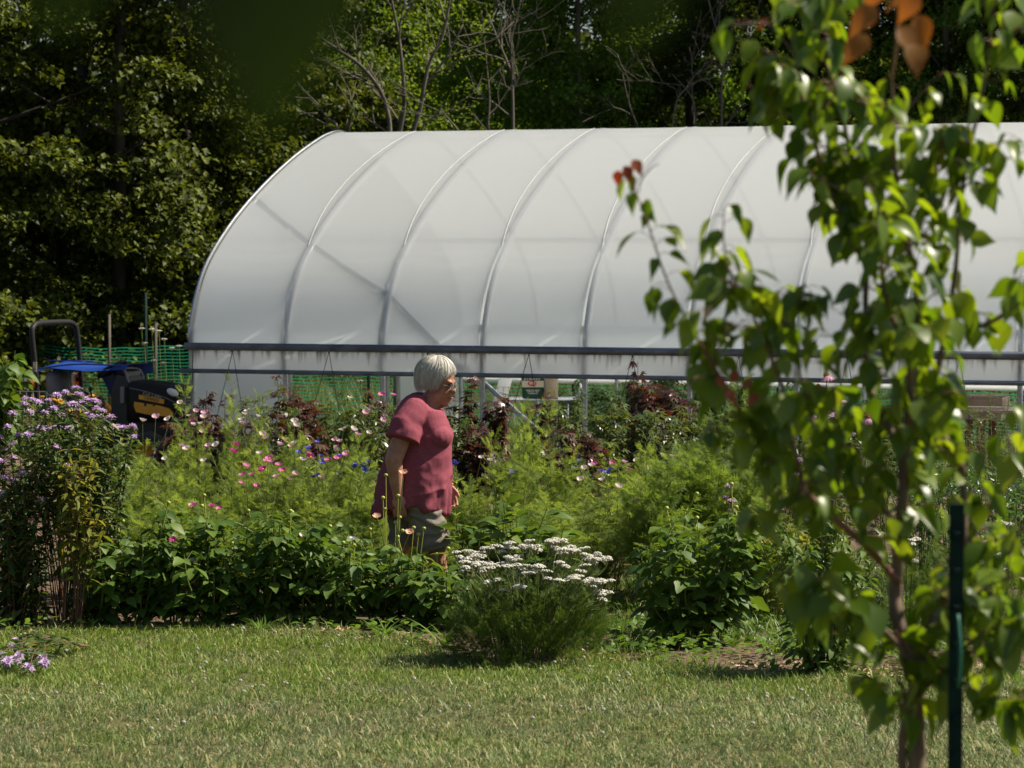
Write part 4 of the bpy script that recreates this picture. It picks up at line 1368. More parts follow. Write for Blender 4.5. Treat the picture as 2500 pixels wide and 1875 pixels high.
# ------------------------------------------------------------------ feathery cosmos
CS = [
    (330, 18.6, .92, .34, 'feathery cosmos against the bergamot at the left', [('white', 440, 985)], 0),
    (430, 19.2, 1.02, .36, 'feathery cosmos below the tractor hood with pale pink edged flowers', [('white', 348, 1028), ('pale', 380, 1020), ('white', 410, 1025), ('pale', 445, 1090), ('white', 455, 1098), ('white', 402, 1122)], 1),
    (470, 20.6, 1.22, .30, 'cosmos with large white and pink flowers before the greenhouse door panel', [('white', 461, 1016), ('pale', 500, 1010), ('white', 497, 1020), ('white', 473, 1038), ('white', 490, 1035), ('pale', 478, 1005), ('white', 492, 1055), ('magenta', 470, 1028)], 2),
    (560, 19.0, .98, .36, 'cosmos with a deep pink flower standing above it', [('magenta', 575, 1086), ('white', 528, 1088), ('white', 498, 1126), ('pale', 508, 1090), ('magenta', 571, 1104)], 3),
    (610, 20.8, 1.28, .28, 'cosmos with a cluster of big white flowers high by the green door plants', [('white', 598, 1012), ('white', 603, 1004), ('white', 591, 1025), ('pale', 592, 1034), ('white', 630, 1017), ('white', 640, 1062), ('pale', 649, 1072)], 4),
    (640, 18.7, .84, .36, 'cosmos with a bunch of bright pink flowers at its middle', [('pink', 600, 1138), ('pink', 593, 1160), ('pink', 616, 1159), ('pink', 637, 1152), ('magenta', 642, 1147), ('pink', 588, 1180), ('pink', 625, 1188), ('pale', 675, 1165)], 5),
    (700, 20.0, 1.06, .34, 'cosmos with white blooms and pink ones together left of the woman', [('white', 720, 1030), ('white', 724, 1040), ('pale', 694, 1075), ('pale', 709, 1090), ('white', 719, 1084), ('white', 633, 1108), ('pale', 684, 1086)], 6),
    (720, 18.8, .86, .34, 'cosmos with two large pink flowers in the middle of the bed', [('pink', 651, 1125), ('pink', 658, 1120), ('pink', 680, 1136), ('pink', 690, 1150), ('pale', 720, 1158), ('pale', 706, 1172), ('pink', 660, 1128)], 7),
    (790, 20.4, 1.10, .33, 'cosmos with white cups on tall stalks near the red leaved shrubs', [('white', 837, 1050), ('white', 863, 1050), ('pale', 874, 1062), ('white', 820, 1100), ('pink', 822, 1091), ('pale', 818, 1075), ('pale', 830, 1078), ('pink', 803, 1122)], 8),
    (810, 18.9, .88, .34, 'cosmos with rosy flowers just left of the shirt', [('pink', 755, 1108), ('pink', 758, 1116), ('pink', 843, 1112), ('pink', 824, 1120), ('pink', 801, 1124), ('white', 741, 1125), ('pale', 845, 1108)], 9),
    (880, 20.6, 1.08, .32, 'cosmos with small pink flowers high above it behind the woman', [('pink', 932, 965), ('pink', 960, 965), ('pale', 905, 1003), ('pale', 892, 1010), ('pale', 935, 1028), ('white', 900, 1058)], 10),
    (900, 18.9, .84, .32, 'flowerless feathery cosmos hard behind the back of the shirt', [('pale', 785, 1165)], 11),
    (500, 18.2, .70, .34, 'low feathery cosmos with tiny mauve blooms behind the dahlias', [('pink', 475, 1235), ('pink', 517, 1237), ('pink', 536, 1242), ('pale', 470, 1236)], 12),
    (600, 18.2, .64, .34, 'low feathery cosmos in the middle behind the dahlias', [], 13),
    (750, 18.2, .66, .34, 'low feathery cosmos behind the budded dahlia', [], 14),
    (380, 18.2, .74, .32, 'low feathery cosmos behind the left dahlias', [], 15),
    (870, 18.25, .66, .30, 'low feathery cosmos beside the near hand', [], 16),
    (1150, 19.6, 1.0, .33, 'feathery cosmos in front of the chest of the woman', [('white', 1175, 1118)], 17),
    (1230, 19.0, .88, .36, 'wide feathery cosmos right of the far hand', [('white', 1200, 1125)], 18),
    (1280, 20.4, 1.32, .30, 'tallest feathery plume reaching up to the straw bag', [], 19),
    (1360, 19.6, 1.10, .33, 'feathery cosmos beside the pink and blue flower patch', [('white', 1417, 1172), ('white', 1443, 1138)], 20),
    (1330, 18.5, .72, .36, 'low feathery cosmos behind the yarrow heads', [], 21),
    (1440, 18.6, .62, .34, 'thin feathery cosmos with white open flowers right of the yarrow', [('white', 1470, 1173), ('white', 1511, 1190), ('pink', 1557, 1222)], 22),
    (1470, 20.8, .84, .30, 'cosmos with pink daisies in the dark gap before the green shrubs', [('pink', 1450, 1133), ('pink', 1495, 1132), ('pale', 1525, 1129), ('white', 1555, 1125), ('pink', 1535, 1147), ('white', 1425, 1145)], 23),
    (1560, 20.0, 1.0, .26, 'small feathery plume left of the fennel', [('pale', 1618, 1113), ('pale', 1640, 1115)], 24),
    (1000, 19.4, .9, .30, 'feathery cosmos hidden behind the woman', [], 25),
    (1070, 18.6, .72, .28, 'feathery cosmos between the two hands of the woman', [], 26),
]
for px, D, h, R, lab, fl, sd in CS:
    feathery_plant("cosmos_plant", lab, "plant", XD(px, D), h * 1.11, R * .95, 400 + sd, 'cosmos', fl, "feathery cosmos in the flower bed", 720, .118)
for px, D, h, R, lab, sd in ((275, 19.0, .95, .34, 'feathery cosmos in the gap right of the bergamot heads', 31), (1500, 19.4, .85, .34, 'feathery cosmos left of the fennel mound', 32), (310, 20.6, 1.0, .3, 'feathery cosmos under the tractor nose', 33)):
    feathery_plant("cosmos_plant", lab, "plant", XD(px, D), h, R, 400 + sd, 'cosmos', (), "feathery cosmos in the flower bed", 700, .118)
FN = [(1600, 18.3, .95, .36, 'feathery fennel clump at the left of the pear branch', 1), (1700, 18.6, 1.18, .42, 'largest bright green fennel mound behind the lone dahlia bush', 2),
      (1790, 19.2, 1.26, .36, 'fennel behind the red tipped pear shoot', 3), (1850, 17.6, .75, .34, 'low fennel beneath the coneflowers', 4), (1680, 17.6, .66, .3, 'low fennel just behind the dahlia bush', 5)]
for px, D, h, R, lab, sd in FN:
    feathery_plant("fennel_plant", lab, "plant", XD(px, D), h * 1.14, R, 450 + sd, 'fennel', (), "fennel clumps", 1050, .13)


def cornflower(label, loc, heads, seed):
    root = thing("cornflower_plant", label, "plant", loc, 0, "blue cornflowers")
    r = np.random.default_rng(seed); L0 = np.array(loc); st = MB(); D, N_, T, S = [], [], [], []
    for px, py in heads:
        w = np.array(P(px, py, loc[1] + r.uniform(-.2, .2))) - L0
        pts = catmull([(w[0] * .6, w[1], 0), w * .6, w], 5); st.tube(pts, .002, 3, cap=False)
        inst("flower", FL['blue'], root, rot_x(r.normal(0, .5)), w)
        for q in pts[2:-2]:
            for _ in range(3):
                a = r.uniform(0, 6.28); D.append([math.cos(a), math.sin(a), .8]); N_.append(r.normal(0, .4, 3) + [0, 0, 1]); T.append(q); S.append(.08)
    st.build("stem", M['stem_pale'], root)
    tag(MB().scatter(blade_leaf(1, .10, 3, (0, 1, .7, 0), .1, .3), frames(D, N_, S), T).build("foliage", LM['cosmos'], root), kind="stuff")


cornflower("blue cornflowers near the white cosmos left of the woman", XD(760, 19.7), [(730, 1104), (752, 1096), (756, 1093), (748, 1094), (776, 1080), (782, 1113), (832, 1112), (826, 1115), (784, 1126)], 1)
cornflower("blue cornflowers low in the bed close to the shirt back", XD(800, 18.9), [(765, 1165), (775, 1160), (787, 1132), (827, 1158), (865, 1140), (888, 1134), (900, 1128), (870, 1135), (893, 1147), (918, 1229)], 2)
cornflower("blue cornflowers in front of the belly of the woman", XD(1120, 19.2), [(1108, 1130), (1114, 1133), (1105, 1128), (1250, 1150)], 3)
cornflower("blue cornflowers in the dark gap with the pink daisies", XD(1475, 20.5), [(1470, 1150), (1483, 1154), (1490, 1147), (1478, 1153), (1415, 1125), (1402, 1143)], 4)

# ------------------------------------------------------------------ bergamot
r_ = np.random.default_rng(21)


def spread(pts, n, sx=14, sy=9):
    out = []
    for i in range(n):
        x, y = pts[i % len(pts)]; out.append((x + r_.normal(0, sx), y + r_.normal(0, sy)))
    return out


h_top = [(185, 950), (160, 960), (192, 968), (140, 968), (210, 978), (232, 982), (118, 980), (95, 985), (62, 975), (80, 978), (60, 990), (130, 1000), (165, 992), (195, 1005), (110, 1010), (72, 1008), (150, 1015), (215, 1015), (236, 1000), (180, 990), (200, 985)]
h_mid = [(262, 1030), (250, 1005), (240, 1022), (282, 1045), (300, 1048), (322, 1045), (325, 1070), (270, 1020), (225, 1020), (198, 1075), (168, 1050), (120, 1048), (100, 1050), (90, 1045), (137, 1095), (166, 1142), (225, 1115), (68, 1050), (140, 1048), (30, 1012)]
h_left = [(20, 1045), (45, 1065), (70, 1065), (0, 1070), (30, 1088), (10, 1100), (32, 1120), (12, 1170), (55, 1212), (70, 1186), (105, 1224), (8, 1206), (-20, 1080), (-30, 1120), (35, 1178), (5, 1130), (55, 1160)]
bergamot('wild bergamot thick with lilac flower heads in front of the tractor', XD(185, 17.3), spread([(150, 1080), (210, 1090), (100, 1100), (250, 1120), (190, 1150), (130, 1180)], 16, 30, 30), 501, h_top, leafden=.8, leaf_lo=.42)
bergamot('wild bergamot leaning right with flowers reaching towards the cosmos', XD(205, 17.45), spread([(280, 1130), (240, 1150), (300, 1180), (200, 1180), (270, 1230)], 14, 25, 30), 502, h_mid, leafden=.8, leaf_lo=.45)
bergamot('dark leafy bergamot at the left edge with scattered lilac heads', XD(60, 17.25), spread([(20, 1180), (60, 1240), (90, 1160), (0, 1260), (50, 1330), (100, 1290), (20, 1400)], 34, 35, 50), 503, h_left, leafden=1.0, leaf_lo=.05)
bergamot('bergamot growing beyond the left edge of the picture', XD(-80, 17.3), spread([(-60, 1180), (-30, 1280), (-90, 1240), (-20, 1380)], 26, 35, 50), 504, [(-40, 1080), (-70, 1050), (-90, 1100)], leafden=1.0)
bergamot('bundle of reddish bare stems with yellowing hanging leaves', XD(165, 16.95), [(150, 1110), (170, 1090), (185, 1120), (200, 1100), (215, 1130), (235, 1120), (160, 1150), (258, 1200), (225, 1090), (190, 1140), (270, 1260), (178, 1160), (140, 1130)], 505, [], mt='bergy', leafden=.5, leaf_lo=.32, D_jit=.1, baseR=.05, leaf_s=1.15)
# fallen stems on the lawn
fb = thing("fallen_bergamot", "bergamot stem fallen onto the lawn with lilac heads at the left edge", "plant", G(130, 1590))
L0 = np.array(fb.location); st = MB(); D, N_, T, S = [], [], [], []
for i, (px, py) in enumerate(((42, 1560), (75, 1572), (33, 1582), (72, 1598), (105, 1602), (0, 1600), (35, 1615), (18, 1622), (70, 1625), (108, 1618), (-15, 1610), (45, 1610))):
    w = np.array(G(px, py + 30)) - L0 + np.array([0, 0, .05 + .008 * (i % 4)])
    pts = catmull([(0.2, .05, .02), w * .5 + [0, 0, .07], w], 5); st.tube(pts, .003, 4, cap=False)
    inst("flower_head", POM[i % 2], fb, rot_x(.6) * .98, w)
    for q in pts[2:]:
        for _ in range(4):
            a = r_.uniform(0, 6.28); D.append([math.cos(a), math.sin(a), r_.uniform(-.2, .5)]); N_.append(r_.normal(0, .4, 3) + [0, 0, 1]); T.append(q); S.append(r_.uniform(.045, .075))
st.build("stem", M['stem_red'], fb)
parts_and_mass(fb, "leaf", "foliage", blade_leaf(1, .34, 4, (0, .9, 1, .6, 0), .2, .3), frames(D, N_, S), T, LM['berg'], 30)

# pale pink bergamot on the right, behind the coneflowers
bergamot('pale pink bergamot behind the upper coneflowers', XD(2010, 18.6), spread([(1980, 1120), (2030, 1150), (1940, 1160), (2060, 1200)], 14, 35, 40), 506,
         [(2020, 995), (2040, 1000), (2060, 995), (2035, 1012), (2010, 1015), (1985, 1020), (1965, 1015), (2030, 1020), (1935, 1035), (1950, 1045), (2045, 1050), (2060, 1055), (2080, 1060), (2070, 1065), (2030, 1040), (1920, 1065), (1925, 1070), (1950, 1020), (2050, 1063), (2015, 1005)], POMP, "pale bergamot on the right", 'hibg')
bergamot('bergamot with faded mauve heads low beside the fennel', XD(1850, 17.9), spread([(1850, 1250), (1900, 1280), (1820, 1300), (1950, 1240)], 14, 35, 40), 507,
         [(1780, 1187), (1770, 1216), (1785, 1225), (1785, 1248), (1830, 1270), (1902, 1117), (1952, 1125), (1870, 1315), (1877, 1370), (2025, 1120), (1945, 1160)], POMP, "pale bergamot on the right", 'bergy', leaf_s=.85)


# ------------------------------------------------------------------ coneflowers
def cone_petals(name, drop, n=14, seed=0):
    r = np.random.default_rng(seed); mb = MB()
    for i in range(n):
        a = 2 * PI * i / n + r.normal(0, .07); L_ = .046 * r.uniform(.9, 1.1); w = .0115
        rows = []
        for t, ww in ((0, .7), (.4, 1), (.8, 1), (1, .45)):
            ang = drop * (.35 + .65 * t)
            rows.append([(.011 + L_ * t * math.cos(ang), -w / 2 * ww, -L_ * t * math.sin(ang)), (.011 + L_ * t * math.cos(ang), w / 2 * ww, -L_ * t * math.sin(ang))])
        V = np.array(rows).reshape(-1, 3) @ rot_z(a).T
        mb.add(V, [(k * 2, k * 2 + 1, k * 2 + 3, k * 2 + 2) for k in range(3)])
    return mb.mesh(name, M['cone_petal'])


CP = [cone_petals('flower', d, 14, s) for s, d in enumerate((.35, .75, 1.15))]
mb = MB()
for i in range(60):
    t = i / 60; z = .020 * (1 - t * .0) * math.cos(t * PI / 2); q = .0185 * math.sin(t * PI / 2 + .02)
    a = i * 2.4
    mb.tube([(q * math.cos(a) * .8, q * math.sin(a) * .8, z * .8), (q * math.cos(a) * 1.12, q * math.sin(a) * 1.12, z * 1.12 + .003)], [.0026, .0006], 4, cap=False)
mb.ball((0, 0, .0), (.017, .017, .018), 10, 7)
CONE = mb.mesh("cone", M['cone_disc'])


def coneflower(label, loc, heads, seed):
    root = thing("coneflower_plant", label, "plant", loc, 0, "pink coneflowers")
    r = np.random.default_rng(seed); L0 = np.array(loc); st = MB(); D, N_, T, S = [], [], [], []
    for px, py, k, s in heads:
        w = np.array(P(px, py + 8, loc[1] + r.uniform(-.15, .15))) - L0
        pts = catmull([(w[0] * .45, 0, 0), w * .55 + [r.normal(0, .02), 0, 0], w], 6); st.tube(pts, np.linspace(.0045, .003, len(pts)), 5, cap=False)
        f = inst("flower", CP[k], root, rot_z(r.uniform(0, 6)) @ rot_x(r.normal(0, .18)) * s, w)
        inst("cone", CONE, f, np.eye(3), (0, 0, 0))
        for q in pts[1:-3]:
            for _ in range(3):
                a = r.uniform(0, 6.28); D.append([math.cos(a), math.sin(a), r.uniform(-.3, .6)]); N_.append(r.normal(0, .3, 3) + [0, 0, 1]); T.append(q); S.append(r.uniform(.09, .14))
    st.build("stem", M['stem'], root)
    parts_and_mass(root, "leaf", "foliage", blade_leaf(1, .30, 5, (0, .8, 1, .8, .4, 0), .25, .35), frames(D, N_, S), T, LM['hibg'], 20)


coneflower('coneflowers with drooping petals rising highest beside the roll pipe', XD(2015, 18.0), [(2018, 910, 1, 1.05), (2012, 952, 0, 1.05), (2051, 968, 0, 1.08), (1998, 935, 2, .75)], 1)
coneflower('coneflower with swept back petals left of the pear trunk', XD(1990, 17.6), [(1989, 1088, 2, 1.1), (1978, 1028, 2, .7), (1895, 1385, 2, .9)], 2)
coneflower('coneflowers half hidden behind the pear trunk', XD(2150, 18.0), [(2118, 1012, 2, 1.1), (2202, 1068, 1, .9), (2232, 1048, 2, .9), (2075, 1140, 2, .8)], 3)

# ------------------------------------------------------------------ yarrow
hy = []
for i in range(112):
    u = r_.uniform(-1, 1)
    x = 1300 + 190 * u
    top = np.interp(x, [1110, 1200, 1340, 1420, 1500], [1350, 1335, 1312, 1335, 1372])
    y = top + 115 * r_.uniform(0, 1) ** 1.5 * (1 if x > 1180 else .6)
    hy.append((x, y, r_.uniform(-.06, .30) - .36 * min(1, (y - top) / 55)))
yarrow('large white yarrow clump in full flower on the edge of the lawn', G(1285, 1612), hy, 601, 760, .40, .40)
yarrow('white yarrow at the right edge with scattered heads', XD(2420, 16.6), [(2325, 1285), (2345, 1290), (2440, 1275), (2460, 1280), (2475, 1335), (2410, 1325), (2400, 1325), (2445, 1355), (2440, 1365), (2430, 1360), (2455, 1392), (2470, 1395), (2400, 1400), (2465, 1480), (2440, 1510), (2450, 1520), (2480, 1530), (2490, 1415), (2455, 1318), (2465, 1330), (2420, 1440)], 602, 420, .38, .6)
yarrow('sparse white yarrow seen between the pear trunk and its stake', XD(2210, 16.7), [(2215, 1320), (2235, 1318), (2225, 1330), (2212, 1365), (2230, 1370), (2150, 1368), (2115, 1440), (2145, 1460), (2120, 1465), (2165, 1500), (2120, 1530), (2190, 1370), (2170, 1360), (2345, 1400), (2360, 1440)], 603, 360, .36, .5)

# ------------------------------------------------------------------ red and green leaved shrubs along the greenhouse
PALM = palmate(5)
PALM3 = palmate(3)
HB = [
    (480, 24.5, 1.02, .26, 1, 'maroon leaved shrub beside the tractor nose'), (545, 24.2, .98, .24, 1, 'maroon leaved shrub before the white end panel'),
    (430, 24.0, .80, .24, 1, 'low maroon leaved shrub under the tractor hood'),
    (650, 24.6, 1.18, .32, 0, 'tall green leaved shrub left of the doorway'), (702, 25.0, 1.16, .26, 1, 'maroon shrub topping the green ones by the door edge'),
    (740, 23.6, .95, .30, 1, 'maroon shrub beneath the doorway'), (800, 24.4, 1.0, .32, 0, 'green shrub under the net seen through the doorway'), (865, 24.2, 1.08, .34, 0, 'yellowish green shrub left of the head'),
    (905, 25.2, 1.08, .28, 1, 'maroon shrub by the door post'), (960, 24.4, .92, .28, 0, 'green shrub behind the shoulder'),
    (1135, 24.2, 1.20, .30, 1, 'dark maroon shrub in front of the face'), (1200, 24.4, 1.0, .32, 1, 'maroon shrub below the foot of the brace'), (1160, 23.2, .80, .3, 1, 'low maroon shrub in front of the chest'),
    (1110, 23.4, .86, .28, 0, 'low green shrub right of the shirt'),
    (1325, 25.0, 1.05, .30, 1, 'maroon shrub beneath the straw bag'), (1390, 24.6, 1.05, .32, 0, 'green shrub below the beige roll'), (1400, 23.4, .72, .3, 1, 'purple shrub low in the shade beside the plume'),
    (1470, 24.0, 1.02, .38, 0, 'large green maple leaved shrub under the middle hoop leg'), (1545, 24.2, 1.0, .36, 0, 'glossy green shrub right of the middle hoop leg'),
    (1600, 25.2, 1.16, .34, 1, 'copper red shrub in front of the hoop leg'), (1650, 25.0, 1.08, .32, 1, 'copper shrub left of the pear branch tip'), (1640, 23.8, .90, .36, 0, 'drooping green shrub behind the small plume'),
    (1700, 24.6, .95, .34, 0, 'green shrub behind the fennel'), (1560, 25.6, 1.2, .3, 1, 'reddish shrub nearest the tomato plants'),
]
for i, (px, D, h, R, red, lab) in enumerate(HB):
    leafy_shrub("maroon_shrub" if red else "green_shrub", lab, "shrub", XD(px, D), h + .36, R, 700 + i, 560, PALM if red else PALM3 if i % 2 else PALM, .085 if red else .085, 'hib' if red else 'hibg',
                "maroon and green shrubs along the greenhouse", 14, 'stem_red' if red else 'stem', 9, -.25, .35)
# shrubs on the right behind the pear tree
oval = blade_leaf(1, .5, 3, (0, .9, .9, 0), .2, .15)
for i, (px, D, h, R, lab) in enumerate(((2330, 19.6, 1.0, .42, 'blue green oval leaved shrub left of the pear stake'), (2430, 19.2, 1.02, .44, 'blue green oval leaved shrub at the right edge'), (2250, 20.2, 1.0, .40, 'oval leaved shrub behind the pear trunk'), (2510, 19.8, 1.1, .42, 'oval leaved shrub cut by the right edge of the picture'))):
    leafy_shrub("indigo_shrub", lab, "shrub", XD(px, D), h, R, 760 + i, 1300, oval, .042, 'box', "oval leaved shrubs on the right", 20, ns=18, droop=.5)
for i, (px, D, h, lab) in enumerate(((2345, 25.5, 1.18, 'pale speckled shrub left of the table legs'), (2430, 25.8, 1.2, 'thin tall shrub before the potting table'), (2480, 25.0, .95, 'pale leaved shrub right of the table legs'), (2270, 25.2, 1.0, 'pale leaved shrub by the pot'), (2160, 24.8, 1.0, 'pale leaved shrub behind the coneflowers'), (1950, 25, .95, 'pale leaved shrub behind the bergamot'), (1830, 25.2, .95, 'pale shrub behind the red pear tips'))):
    leafy_shrub("pale_shrub", lab, "shrub", XD(px, D), h + .1, .3, 780 + i, 380, PALM3, .065, 'hibg', "pale shrubs before the potting table", 10, ns=9, droop=.0)
# dark shrub at the bed edge behind the pear leaves
leafy_shrub("dark_shrub", 'deeply shaded bushy shrub at the bed edge left of the pear trunk', "shrub", G(2010, 1645), .95, .38, 790, 1300, blade_leaf(1, .42, 3, (0, 1, .8, 0), .2, .3), .068, 'yarrow', None, 60, ns=16, droop=-.3)
leafy_shrub("leafy_perennial", 'leafy plant between the dahlia bush and the coneflowers', "plant", XD(1930, 17.2), .75, .3, 791, 260, blade_leaf(1, .34, 4, (0, .8, 1, .7, 0), .2, .3), .075, 'bergy', None, 30, ns=9, droop=-.2)
# big-leaved plant at the left edge beyond the bed
heart = blade_leaf(1, .85, 6, (0, .9, 1, .9, .65, .35, 0), .15, .35)
leafy_shrub("sunflower_plant", 'tall big leaved plant standing at the left edge of the picture', "plant", XD(10, 29.5), 1.72, .40, 792, 420, heart, .135, 'dahlia', None, 60, ns=9, droop=-.45)
leafy_shrub("weedy_shrub", 'pale weedy growth below the big leaved plant by the wire fence', "shrub", XD(55, 31.0), .95, .5, 793, 700, rhomb(.4), .08, 'hibg', None, 10, ns=12, droop=.1)

# soil heap at the left
mb = MB()
n1, n2 = 40, 24
V = []
for i in range(n1):
    for j in range(n2):
        u, v = i / (n1 - 1) * 2 - 1, j / (n2 - 1) * 2 - 1
        hh = max(0, 1 - u * u) * max(0, 1 - v * v)
        V.append((u * 1.1, v * .9, .62 * hh ** .8 + .06 * mnoise.noise(Vector((u * 4, v * 4, 0))) * (hh > 0.02) + .03 * mnoise.noise(Vector((u * 13, v * 13, 2))) - .05))
q = [(i * n2 + j, (i + 1) * n2 + j, (i + 1) * n2 + j + 1, i * n2 + j + 1) for i in range(n1 - 1) for j in range(n2 - 1)]
o = link(bpy.data.objects.new("soil_heap", np_mesh("soil_heap", V, q, None, [M['soil']])))
o.location = XD(-10, 27.0); tag(o, "brown heap of garden soil behind the bergamot at the left edge", "soil heap")

# ------------------------------------------------------------------ lawn grass, clover, weeds
def blades(name, n, xr, yr, hgt, w, cols, seed, dens=None, lean=.5, kind="stuff", dead=0.0, mtl=None):
    r = np.random.default_rng(seed)
    y = r.uniform(0, 1, n); y = yr[0] + (yr[1] - yr[0]) * y
    half = y * .19 + .6
    x = r.uniform(-1, 1, n) * half
    if dens is not None:
        k = dens(x, y, r); x, y = x[k], y[k]; n = len(x)
    h = hgt(x, y) * r.uniform(.45, 1.25, n)
    a = r.normal(.3, 1.6, n) + 2.0 * nz2(x, y, .8, 11)
    ln = r.uniform(.15, 1.0, n) * lean
    d = np.stack([np.cos(a) * ln, np.sin(a) * ln, np.ones(n)], 1); d /= np.linalg.norm(d, axis=1)[:, None]
    p0 = np.stack([x, y, gz(y)], 1)
    s = np.stack([-np.sin(a + r.normal(0, .8, n)), np.cos(a), np.zeros(n)], 1); s /= np.linalg.norm(s, axis=1)[:, None]
    s = s * (w * r.uniform(.6, 1.3, n))[:, None]
    p1 = p0 + d * (h * .55)[:, None]
    d2 = d + np.stack([np.cos(a) * ln, np.sin(a) * ln, -ln * .8], 1)
    p2 = p1 + d2 * (h * .5)[:, None]
    V = np.stack([p0 - s, p0 + s, p1 + s * .8, p1 - s * .8, p2], 1).reshape(-1, 3)
    b = (np.arange(n) * 5)[:, None]
    me = np_mesh(name, V, b + np.array([[0, 1, 2, 3]]), b + np.array([[3, 2, 4]]), [mtl])
    return tag(link(bpy.data.objects.new(name, me)), kind=kind)


def lawn_mat():
    """blades: fresh green near the bed, dull grey green with straw farther out, in patches"""
    m = bpy.data.materials.new("lawn_blade")
    nt, N, L = nodes_of(m)
    b = N["Principled BSDF"]; out = N["Material Output"]
    b.inputs['Roughness'].default_value = .5; b.inputs['Specular IOR Level'].default_value = .35
    g = N.new("ShaderNodeNewGeometry")
    sp = N.new("ShaderNodeSeparateXYZ"); L.new(g.outputs['Position'], sp.inputs[0])
    nz = N.new("ShaderNodeTexNoise"); nz.inputs['Scale'].default_value = 1.6; nz.inputs['Detail'].default_value = 5; nz.inputs['Roughness'].default_value = .6
    L.new(g.outputs['Position'], nz.inputs['Vector'])
    # fresh -> dull
    fresh = N.new("ShaderNodeValToRGB"); e = fresh.color_ramp.elements
    e[0].position, e[0].color = 0, (.090, .17, .016, 1); e[1].position, e[1].color = .8, (.195, .28, .03, 1)
    k = e.new(1.0); k.color = (.42, .33, .14, 1)
    dull = N.new("ShaderNodeValToRGB"); e = dull.color_ramp.elements
    e[0].position, e[0].color = 0, (.075, .13, .045, 1); e[1].position, e[1].color = .55, (.16, .215, .085, 1)
    k = e.new(.72); k.color = (.36, .33, .17, 1)
    k = e.new(1.0); k.color = (.48, .40, .22, 1)
    L.new(g.outputs['Random Per Island'], fresh.inputs[0]); L.new(g.outputs['Random Per Island'], dull.inputs[0])
    mr = N.new("ShaderNodeMapRange"); mr.inputs[1].default_value = 14.6; mr.inputs[2].default_value = 13.4; mr.inputs[3].default_value = 0; mr.inputs[4].default_value = .62
    L.new(sp.outputs[1], mr.inputs[0])
    n2 = N.new("ShaderNodeMapRange"); n2.inputs[1].default_value = .35; n2.inputs[2].default_value = .68; n2.inputs[3].default_value = -.25; n2.inputs[4].default_value = .5
    L.new(nz.outputs[0], n2.inputs[0])
    ad = N.new("ShaderNodeMath"); ad.operation = 'ADD'; ad.use_clamp = True
    L.new(mr.outputs[0], ad.inputs[0]); L.new(n2.outputs[0], ad.inputs[1])
    mx = N.new("ShaderNodeMix"); mx.data_type = 'RGBA'
    L.new(ad.outputs[0], mx.inputs[0]); L.new(fresh.outputs[0], mx.inputs[6]); L.new(dull.outputs[0], mx.inputs[7])
    L.new(mx.outputs[2], b.inputs['Base Color'])
    t = N.new("ShaderNodeBsdfTranslucent"); L.new(mx.outputs[2], t.inputs['Color'])
    ms = N.new("ShaderNodeMixShader"); ms.inputs[0].default_value = .35
    L.new(b.outputs[0], ms.inputs[1]); L.new(t.outputs[0], ms.inputs[2]); L.new(ms.outputs[0], out.inputs['Surface'])
    return m


LAWN = lawn_mat()


def nz2(x, y, s, o=0.0):
    return np.array([mnoise.noise(Vector((a * s, b * s, o))) for a, b in zip(x, y)])


def h_lawn(x, y):
    e = edge_y(x)
    return np.where(e - y < .45, .062, np.where(e - y < 1.6, .050, .044)) * (1 + .5 * nz2(x, y, 1.9, 4))


blades("lawn_grass", 190000, None, (11.2, 17.2), h_lawn, .0024, None, 31, lambda x, y, r: (y < edge_y(x) + .05 + r.normal(0, .05, len(x))) & (nz2(x, y, 7, 2) > -.32), 1.3, mtl=LAWN)
blades("long_grass", 9000, None, (11.2, 17.0), lambda x, y: np.full(len(x), .085), .0036, None, 37, lambda x, y, r: (y < edge_y(x)) & (nz2(x, y, 2.5, 7) > -.05), 2.2, mtl=LAWN)
# ragged longer grass at the bed edge
blades("edge_grass", 15000, None, (14.6, 17.6), lambda x, y: np.full(len(x), .10), .0026, None, 32,
       lambda x, y, r: (np.abs(y - edge_y(x) - .02) < np.abs(r.normal(0, .13, len(x)))) & (nz2(x, y, 2.2) > -.12), .8, mtl=LAWN)
# grass and weeds inside the bed, between the plants on the right
blades("bed_grass", 60000, None, (15.6, 21), lambda x, y: np.full(len(x), .14), .003, None, 33,
       lambda x, y, r: (y > edge_y(x) + .05) & (x > .35) & (nz2(x, y, 1.4, 3) > -.05), .9, mtl=leaf_mat('bed_grass', (.05, .11, .015), (.11, .18, .028), .35))
# tall dry grass behind the fence
blades("tall_grass", 34000, None, (46.5, 52), lambda x, y: np.full(len(x), .95), .006, None, 34,
       lambda x, y, r: np.abs(x) < 14, .35, mtl=leaf_mat('tall_grass', (.08, .11, .025), (.17, .19, .06), .3, c3=(.30, .22, .12)))
# grass strip between fence, tractor and greenhouse
blades("rough_grass", 20000, None, (31, 47), lambda x, y: np.full(len(x), .28), .006, None, 35,
       lambda x, y, r: np.abs(x) < 10, .6, mtl=leaf_mat('rough_grass', (.05, .10, .018), (.10, .16, .03), .3))


